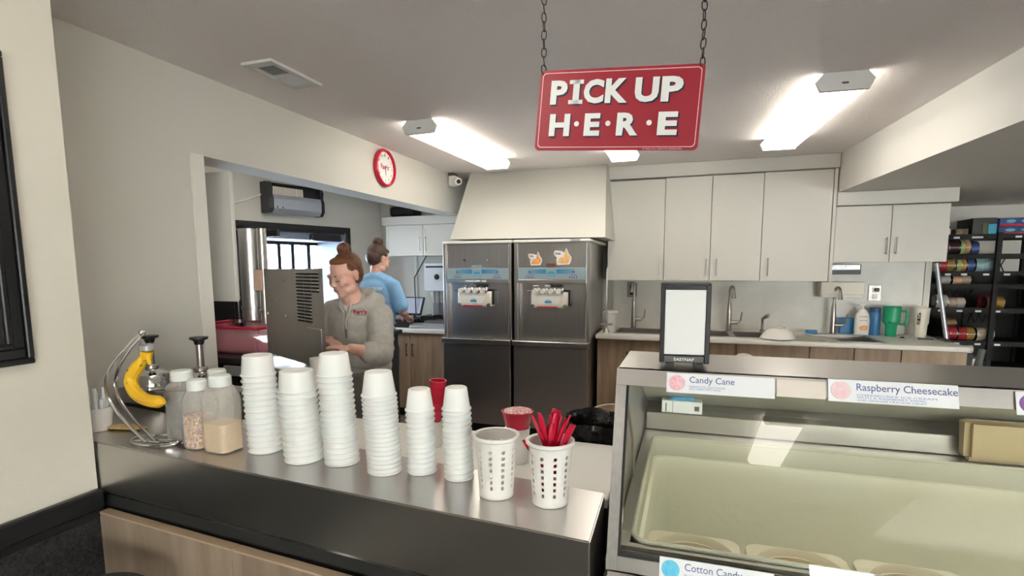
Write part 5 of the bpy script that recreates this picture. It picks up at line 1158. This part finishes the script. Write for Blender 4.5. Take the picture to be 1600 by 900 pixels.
card('Candy Cane flavour card with pink scoop on the top rail', -.036, .172, 1.277, .041, 'Candy Cane', disc='scoop_pink', sub=('PEPPERMINT ICE CREAM WITH RED', 'AND GREEN MINT PIECES'), tw=.42)
card('blank beige and white card between two flavour cards', .175, .262, 1.2755, .034, None, paper=mat('beige_card', (.68, .62, .55), .6))
t2 = card('Raspberry Cheesecake flavour card on the top rail', .266, .476, 1.282, .043, 'Raspberry Cheesecake', disc='scoop_rasp', sub=('CHEESECAKE ICE CREAM', 'WITH A RASPBERRY SWIRL', 'AND GRAHAM CRACKER CRUST'), tw=.765)
card('flavour card with a purple scoop cut off at the frame edge', .56, .76, 1.277, .041, None, disc=mat('purple_scoop_print', (.22, .10, .30), .7), tw=.5)
card('Cotton Candy flavour card with blue scoop on the bottom rail', -.036, .172, .925, .043, 'Cotton Candy', disc='scoop_blue', sub=('BLUE COTTON CANDY', 'ICE CREAM SWIRLED WITH', 'PINK COTTON CANDY'), tw=.50)
# small hanging blue-white sticker seen through end
# napkin dispenser
t = thing('napkin_dispenser', 'black countertop napkin dispenser filled with white napkins', 'napkin dispenser', (-.005, 1.26, 1.2805), rotz=R(2))
bw, bh, bd = .052, .186, .05
mb = MB(); mb.box(-bw, -bw + .006, -bd, bd, .012, bh, bev=.001); mb.box(bw - .006, bw, -bd, bd, .012, bh, bev=.001); mb.box(-bw + .006, bw - .006, -bd, bd, bh - .006, bh); mb.box(-bw + .006, bw - .006, bd - .004, bd, .012, bh - .006); mb.box(-bw + .006, bw - .006, -bd + .003, bd - .004, .012, .016); mb.build('shell', 'black', t, local=True, smooth=False)
mb = MB(); fy = -bd - .004; mb.box(-bw, -bw + .010, fy, -bd + .0, .012, bh - .004, bev=.001); mb.box(bw - .010, bw, fy, -bd + .0, .012, bh - .004, bev=.001); mb.box(-bw + .01, bw - .01, fy, -bd, bh - .014, bh - .004, bev=.001); mb.build('face_frame', 'black', t, local=True, smooth=False)
fl = bx('lower_flap', mat('flap_steel', (.09, .09, .09), .4), (-bw + .0105, bw - .0105, fy - .001, fy + .003, .014, .028), t, bev=.001, local=True)
text_fit('EASYNAP', 'lettering', 'letter', t, (-.021, fy - .0016, .017), (1, 0, 0), (0, 0, 1), .042, .007, .0004, bold=.02, local=True)
mb = MB(); mb.box(-bw + .0085, bw - .0085, fy + .002, bd - .006, .03, bh - .012, bev=.002); mb.build('napkins', 'napkin', t, local=True)
for sx in (-.038, .022): bx('foot', 'black', (sx, sx + .018, -bd - .002, bd, 0, .0115), t, local=True)
# small card on case end (left inner, pale blue)
t = setp(bx('blue_leaflet', mat('pale_blue_card', (.35, .62, .68), .6), (X0 + .0075, X0 + .0085, 1.12, 1.16, .925, .99)), 'pale blue leaflet inside the left end of the case', 'leaflet')

# ================================================================== LEFT NEAR WALL: PICTURE FRAME, STOOL
t = thing('framed_picture', 'wide black moulded picture frame on the near left wall', 'picture frame', (-1.79, .6, 1.23))
y0, y1, z0, z1 = .10, 1.005, 1.235, 2.09
def fr(d0, d1, th): 
    mb = MB(); X = -1.799
    for q in ((y0 + d0, y1 - d0, z0 + d0, z0 + d1), (y0 + d0, y1 - d0, z1 - d1, z1 - d0), (y0 + d0, y0 + d1, z0 + d1, z1 - d1), (y1 - d1, y1 - d0, z0 + d1, z1 - d1)): mb.box(X, X + th, q[0], q[1], q[2], q[3], bev=.003)
    return mb
fr(0, .016, .022).build('outer_moulding', 'blacktrim', t); fr(.0165, .045, .013).build('cove', 'blacktrim', t); fr(.0455, .060, .018).build('inner_moulding', 'blacktrim', t)
bx('picture', mat('dark_picture', (.03, .025, .03), .2), (-1.799, -1.793, y0 + .06, y1 - .06, z0 + .06, z1 - .06), t)
t = thing('bar_stool', 'round black stool seat at the foot of the oak panel', 'stool', (-1.43, .855, 0))
sx_, sy_ = -1.43, .855
MB().lathe([(0, .0), (.14, 0), (.155, .012), (.155, .028), (.14, .04), (0, .044)], (sx_, sy_, .62), 40).build('seat', 'black', t)
for k in range(4):
    a = R(45 + 90 * k); MB().cyl((sx_ + .10 * math.cos(a), sy_ + .10 * math.sin(a), .619), (sx_ + .16 * math.cos(a), sy_ + .16 * math.sin(a), 0), .012, .012, 10).build('leg', 'black', t)
MB().tube([(sx_ + .14 * math.cos(2 * math.pi * k / 24), sy_ + .14 * math.sin(2 * math.pi * k / 24), .2) for k in range(24)], .008, 8, closed=True).build('foot_ring', 'black', t)

# ================================================================== PEOPLE
def hand(mb, wrist, direc, up, sc=1.0, curl=.5, thumb=1):
    """palm and five bent fingers added to mb; direc = pointing direction, up = back-of-hand normal, thumb = side sign"""
    d = Vector(direc).normalized(); u = Vector(up); u = (u - d * u.dot(d)).normalized(); s = d.cross(u) * thumb; w = Vector(wrist)
    pc = w + d * .045 * sc
    rot = Matrix((( s.x, d.x, u.x, 0), (s.y, d.y, u.y, 0), (s.z, d.z, u.z, 0), (0, 0, 0, 1)))
    mb.ell(pc, (.038 * sc, .048 * sc, .014 * sc), rot)
    for k, (o, l) in enumerate(((.027, .068), (.010, .076), (-.008, .070), (-.025, .055))):
        p = pc + d * .036 * sc + s * o * sc; a = 0; pts = [p]; rs_ = [.0092 * sc]
        for j in range(3):
            a += curl * (.6 if j == 0 else .75); dd = d * math.cos(a) - u * math.sin(a); p = p + dd * l * sc * (.45, .32, .23)[j]; pts.append(p); rs_.append((.0085, .0078, .007)[j] * sc)
        mb.chain(pts, rs_, 8)
    p = w + d * .02 * sc + s * .028 * sc; p2 = p + (d * .6 + s * .55 - u * .4).normalized() * .034 * sc; p3 = p2 + (d * .9 + s * .1 - u * .5).normalized() * .028 * sc
    mb.chain([p, p2, p3], [.012 * sc, .0098 * sc, .008 * sc], 8)
def head_parts(mb, H, sc=1.0):
    """H: 4x4 placing the head, face looks along local -Y, origin between the ears"""
    def E(c, r): mb.ell(H @ Vector(Vector(c) * sc), [x * sc for x in r], H.to_3x3().to_4x4(), 20)
    E((0, .014, .035), (.073, .090, .083)); E((0, -.022, -.02), (.062, .070, .078)); E((0, -.030, -.065), (.046, .052, .044)); E((0, -.060, -.094), (.022, .022, .018))
    for s in (-1, 1):
        E((s * .034, -.062, -.022), (.026, .024, .026)); E((s * .046, -.02, -.07), (.020, .040, .024)); E((s * .030, -.076, .022), (.024, .014, .010)); E((s * .029, -.074, .003), (.016, .012, .011))
        E((s * .073, .012, -.004), (.009, .017, .029)); E((s * .076, .018, .010), (.008, .014, .014))
        E((s * .0105, -.094, -.030), (.009, .010, .007))
    mb.cap(H @ (Vector((0, -.083, .018)) * sc), H @ (Vector((0, -.101, -.022)) * sc), .0075 * sc, .0105 * sc, 10)
    E((0, -.101, -.026), (.0115, .011, .009)); E((0, -.080, -.055), (.021, .012, .010)); E((0, -.086, -.051), (.017, .007, .0048)); E((0, -.085, -.061), (.015, .008, .0055))
def headchild(H, sc, body, hair_m, lookdown=True):
    def cap_(pts, rs_, name, mm, seg=8):
        mb = MB(); mb.chain([H @ (Vector(p) * sc) for p in pts], [r * sc for r in rs_], seg); return mb.build(name, mm, body)
    for s in (-1, 1):
        cap_([(s * .014, -.0885, .021), (s * .029, -.0895, .0265), (s * .044, -.081, .022)], [.0022, .0026, .0015], 'eyebrow', 'brow')
        cap_([(s * .016, -.0865, -.0035), (s * .029, -.0868, -.0065), (s * .042, -.0795, -.0035)], [.0014, .0020, .0014], 'eyelashes', 'eye')
    cap_([(-.019, -.0885, -.0550), (-.008, -.0935, -.0525), (.008, -.0935, -.0525), (.019, -.0885, -.0550)], [.0018, .0036, .0036, .0018], 'upper_lip', 'lips')
    cap_([(-.015, -.0885, -.0585), (0, -.0930, -.0610), (.015, -.0885, -.0585)], [.0020, .0042, .0020], 'lower_lip', 'lips')
def hair(H, sc, body, mm, bun, bunr, low=True):
    mb = MB()
    def E(c, r, rot=None): mb.ell(H @ (Vector(c) * sc), [x * sc for x in r], H.to_3x3().to_4x4(), 24)
    # cap of hair = scalp shells set back from the face
    E((0, .032, .048), (.077, .085, .080)); E((0, .048, .005), (.070, .068, .072)); E((0, .060, -.025), (.052, .045, .045))
    E((0, -.020, .087), (.059, .042, .025)); E((-.052, .014, .048), (.025, .045, .036)); E((.052, .014, .048), (.025, .045, .036))
    blob(mb, 'hair', mm, body, .004, 3)
    mb = MB(); c = Vector(bun); rnd = random.Random(5)
    mb.ell(H @ (c * sc), [bunr * .78 * sc] * 3)
    for k in range(9):
        a = k * 2.399; tt = rnd.uniform(-.7, .9); ax = Vector((math.cos(a), math.sin(a), tt)).normalized(); o = ax.orthogonal().normalized(); o2 = ax.cross(o)
        pts = [H @ ((c + (o * math.cos(q) + o2 * math.sin(q)) * bunr * .80 + ax * bunr * .32) * sc) for q in [2 * math.pi * j / 14 for j in range(11)]]
        mb.tube(pts, [bunr * .20 * sc * (.5 + .5 * math.sin(math.pi * (j + .5) / 11)) for j in range(11)], 7)
    mb.build('hair_bun', mm, body)
# ---- person in grey hoodie
t = thing('person', 'person in a grey hoodie with auburn bun, looking down at work', 'person', (-1.60, 2.30, 0))
yaw = R(-6)
H1 = Matrix.Translation((-1.586, 2.215, 1.468)) @ Matrix.Rotation(R(-13), 4, 'Z') @ Matrix.Rotation(R(17), 4, 'X')
HS = .88
mb = MB(); head_parts(mb, H1, HS)
mb.chain([(-1.568, 2.262, 1.30), (-1.574, 2.25, 1.36), (-1.583, 2.240, 1.42)], [.056, .045, .043], 16)
# torso, legs, arms under the clothes
mb.ell((-1.575, 2.29, 1.20), (.15, .095, .16)); mb.ell((-1.575, 2.29, 1.0), (.13, .09, .16)); mb.ell((-1.575, 2.30, .88), (.15, .10, .11))
for sx in (-1, 1): mb.chain([(-1.575 + sx * .08, 2.30, .86), (-1.575 + sx * .085, 2.29, .47), (-1.575 + sx * .085, 2.32, .07)], [.085, .055, .038], 14)
for sx in (-1, 1): mb.chain([(-1.575 + sx * .085, 2.32, .06), (-1.575 + sx * .095, 2.20, .035)], [.034, .028], 10)
SHR, ELR, WRR = Vector((-1.432, 2.275, 1.268)), Vector((-1.345, 2.13, 1.105)), Vector((-1.405, 1.985, 1.150))
SHR = Vector((-1.438, 2.275, 1.27))
mb.chain([(-1.52, 2.285, 1.27), SHR, ELR, WRR], [.05, .045, .036, .024], 14)
SHL, ELL, WRL = Vector((-1.72, 2.285, 1.28)), Vector((-1.79, 2.20, 1.10)), Vector((-1.62, 2.12, 1.16))
mb.chain([(-1.63, 2.285, 1.28), SHL, ELL, WRL], [.05, .045, .034, .024], 14)
hand(mb, WRR, (-.80, -.48, .10), (.15, .1, 1), .95, .45, thumb=-1)
hand(mb, WRL, (.75, -.5, -.1), (0, .1, 1), .95, .5, thumb=1)
body1 = blob(mb, 'body', 'skin', t, .0042, 4)
headchild(H1, HS, body1, 'hair_red'); hair(H1, HS, body1, 'hair_red', (.012, .030, .138), .040)
# hoodie
mb = MB()
mb.ell((-1.575, 2.29, 1.235), (.168, .112, .11)); mb.ell((-1.575, 2.29, 1.12), (.170, .122, .16)); mb.ell((-1.565, 2.285, 1.02), (.168, .126, .12)); mb.ell((-1.565, 2.29, .965), (.162, .122, .05))
mb.chain([(-1.50, 2.28, 1.285), SHR], [.070, .066], 14); mb.chain([(-1.65, 2.285, 1.29), SHL], [.07, .064], 14); mb.chain([(-1.555, 2.285, 1.325), (-1.50, 2.28, 1.29)], [.055, .062], 14); mb.chain([(-1.59, 2.285, 1.33), (-1.66, 2.285, 1.29)], [.055, .062], 14)
cf = ELR.lerp(WRR, .42)
mb.chain([SHR, SHR.lerp(ELR, .5), ELR], [.066, .063, .057], 14); mb.chain([ELR, cf], [.057, .050], 14)
# sleeve folds
for k, (a, u, r) in enumerate(((SHR.lerp(ELR, .62), .0, .068), (SHR.lerp(ELR, .86), .0, .066), (ELR.lerp(cf, .35), 0, .064), (ELR.lerp(cf, .8), 0, .060))):
    dd = ((ELR - SHR) if k < 2 else (cf - ELR)).normalized(); rot = dd.to_track_quat('Z', 'Y').to_matrix().to_4x4() @ Matrix.Rotation(R(20 - 13 * k), 4, 'X'); mb.ell(a, (r, r, .014), rot)
cl = ELL.lerp(WRL, .6); mb.chain([SHL, ELL, cl], [.064, .055, .046], 14)
# hood: thick collar folds around the neck
def hoodring(cx, cy, cz, rx, ry, tilt, r, a0, a1, n=16):
    return [(cx + rx * math.cos(R(a0 + (a1 - a0) * k / n)), cy + ry * math.sin(R(a0 + (a1 - a0) * k / n)), cz - tilt * math.sin(R(a0 + (a1 - a0) * k / n)) * -1) for k in range(n + 1)]
pr = hoodring(-1.568, 2.272, 1.345, .078, .072, .035, .02, -75, 255)
mb.chain(pr, [.018 + .012 * math.sin(math.pi * k / 16) for k in range(17)], 10)
pr = hoodring(-1.560, 2.30, 1.325, .095, .085, .03, .03, -20, 200); mb.chain(pr, [.03] * 17, 10)
hood = blob(mb, 'hoodie', 'hoodie', t, .0065, 5)
# drawstrings, zip, cuff, hem, logo
MB().tube(smooth_path([(-1.535, 2.175, 1.345), (-1.528, 2.166, 1.32), (-1.540, 2.160, 1.28), (-1.552, 2.158, 1.25), (-1.548, 2.158, 1.215)]), .0035, 7).build('drawstring', 'hoodie_d', hood)
MB().tube(smooth_path([(-1.60, 2.185, 1.345), (-1.585, 2.168, 1.315), (-1.562, 2.160, 1.29), (-1.560, 2.156, 1.25), (-1.565, 2.156, 1.205)]), .0035, 7).build('drawstring', 'hoodie_d', hood)
MB().box(-1.5585, -1.5545, 2.156, 2.166, 1.17, 1.30).build('zip', 'nickel', hood)
rot = (WRR - ELR).normalized(); MB().cyl(cf - rot * .008, cf + rot * .018, .046, .040, 24).build('cuff', 'hoodie_d', hood)
ux_ = Vector((.94, .34, 0)).normalized()
fl_ = Vector((-1.505, 2.158, 1.288))
text_fit("Farr's", 'chest_logo', 'red', hood, tuple(fl_), ux_, (0, -.25, 1), .062, .022, .002, bold=.03)
mb = MB(); mb.box(0, .055, -.001, .001, -.006, -.003); o = mb.build('logo_underline', 'navy', hood, local=True); og = ORG[hood]; o.location = fl_ - ORG[t] + Vector((.004, -.001, 0)); o.rotation_euler = (0, 0, math.atan2(ux_.y, ux_.x))
mb = MB(); mb.ell((-1.572, 2.295, .90), (.160, .115, .09))
for sx in (-1, 1): mb.chain([(-1.575 + sx * .08, 2.30, .85), (-1.575 + sx * .085, 2.29, .47), (-1.575 + sx * .085, 2.32, .11)], [.098, .070, .052], 14)
blob(mb, 'jeans', 'jeans', t, .010, 5)
for sx in (-1, 1): blob(MB().chain([(-1.575 + sx * .088, 2.34, .042), (-1.575 + sx * .098, 2.18, .036)], [.042, .038], 10), 'shoe', 'plastic_w', t, .008, 3)
# ---- person in blue t-shirt, seen from behind
ox, oy = -2.36, 3.70
t = thing('person', 'person in a light blue t-shirt seen from behind at the register', 'person', (ox, oy, 0))
H2 = Matrix.Translation((-2.358, 3.735, 1.572)) @ Matrix.Rotation(R(163), 4, 'Z') @ Matrix.Rotation(R(24), 4, 'X')
mb = MB(); head_parts(mb, H2, .98)
mb.chain([(ox, oy - .01, 1.40), (ox, oy + .0, 1.46), (ox + .003, oy + .03, 1.53)], [.06, .05, .05], 16)
mb.ell((ox, oy, 1.25), (.15, .095, .17)); mb.ell((ox, oy, 1.05), (.13, .09, .16)); mb.ell((ox, oy, .90), (.155, .11, .12))
for sx in (-1, 1):
    mb.chain([(ox + sx * .08, oy, .88), (ox + sx * .085, oy + .01, .48), (ox + sx * .085, oy - .02, .07)], [.09, .058, .038], 14); mb.chain([(ox + sx * .085, oy - .02, .06), (ox + sx * .10, oy + .10, .035)], [.034, .028], 10)
S2, E2, W2 = Vector((ox + .152, oy, 1.36)), Vector((ox + .212, oy + .03, 1.165)), Vector((ox + .13, oy + .23, 1.10))
mb.chain([(ox + .08, oy, 1.37), S2, E2, W2], [.05, .046, .038, .026], 14)
S3, E3, W3 = Vector((ox - .152, oy, 1.36)), Vector((ox - .21, oy + .06, 1.165)), Vector((ox - .10, oy + .24, 1.08))
mb.chain([(ox - .08, oy, 1.37), S3, E3, W3], [.05, .046, .038, .026], 14)
hand(mb, W2, (-.2, .95, -.2), (0, .1, 1), .95, .4, thumb=-1); hand(mb, W3, (.2, .95, -.2), (0, .1, 1), .95, .4, thumb=1)
body2 = blob(mb, 'body', 'skin', t, .0048, 4); headchild(H2, .98, body2, 'hair_dark')
mb = MB(); 
def E(c, r): mb.ell(H2 @ (Vector(c) * .98), [x * .98 for x in r], H2.to_3x3().to_4x4(), 24)
hair(H2, .98, body2, 'hair_dark', (.0, .055, .125), .045); mb.bm.free()
mb = MB(); mb.ell((ox, oy, 1.30), (.165, .112, .150)); mb.ell((ox, oy, 1.15), (.160, .112, .18)); mb.ell((ox, oy, .98), (.165, .12, .12)); mb.chain([(ox, oy - .005, 1.43), (ox + .1, oy, 1.39), S2], [.062, .060, .060], 12); mb.chain([(ox, oy - .005, 1.43), (ox - .1, oy, 1.39), S3], [.062, .060, .060], 12)
mb.chain([S2, S2.lerp(E2, .78)], [.062, .064], 12); mb.chain([S3, S3.lerp(E3, .78)], [.062, .064], 12)
mb.chain([(ox - .04, oy - .09, 1.1), (ox - .02, oy - .10, 1.3)], [.02, .01], 8); mb.chain([(ox + .09, oy - .07, 1.0), (ox + .12, oy - .06, 1.25)], [.03, .02], 8)
sh = blob(mb, 't_shirt', 'shirt', t, .0075, 5)
tx = text_fit("FARR'S ICE CREAM", 'back_lettering', 'letter', sh, (ox - .10, oy, 1.335), (1, 0, 0), (0, 0, 1), .20, .026, .003, bold=.01); og = ORG[sh]
for v in tx.data.vertices:
    wx, wz = v.co.x + og.x - ox, v.co.z + og.z; v.co.y += -.1135 * math.sqrt(max(0, 1 - (wx / .168) ** 2 - ((wz - 1.30) / .153) ** 2)) + .0
mb = MB(); mb.ell((ox, oy, .90), (.165, .12, .12))
for sx in (-1, 1): mb.chain([(ox + sx * .08, oy, .86), (ox + sx * .085, oy + .01, .48), (ox + sx * .085, oy - .02, .11)], [.10, .072, .054], 14)
blob(mb, 'trousers', 'jeans', t, .011, 5)
for sx in (-1, 1): blob(MB().chain([(ox + sx * .088, oy - .04, .042), (ox + sx * .10, oy + .12, .036)], [.042, .038], 10), 'shoe', 'black', t, .008, 3)
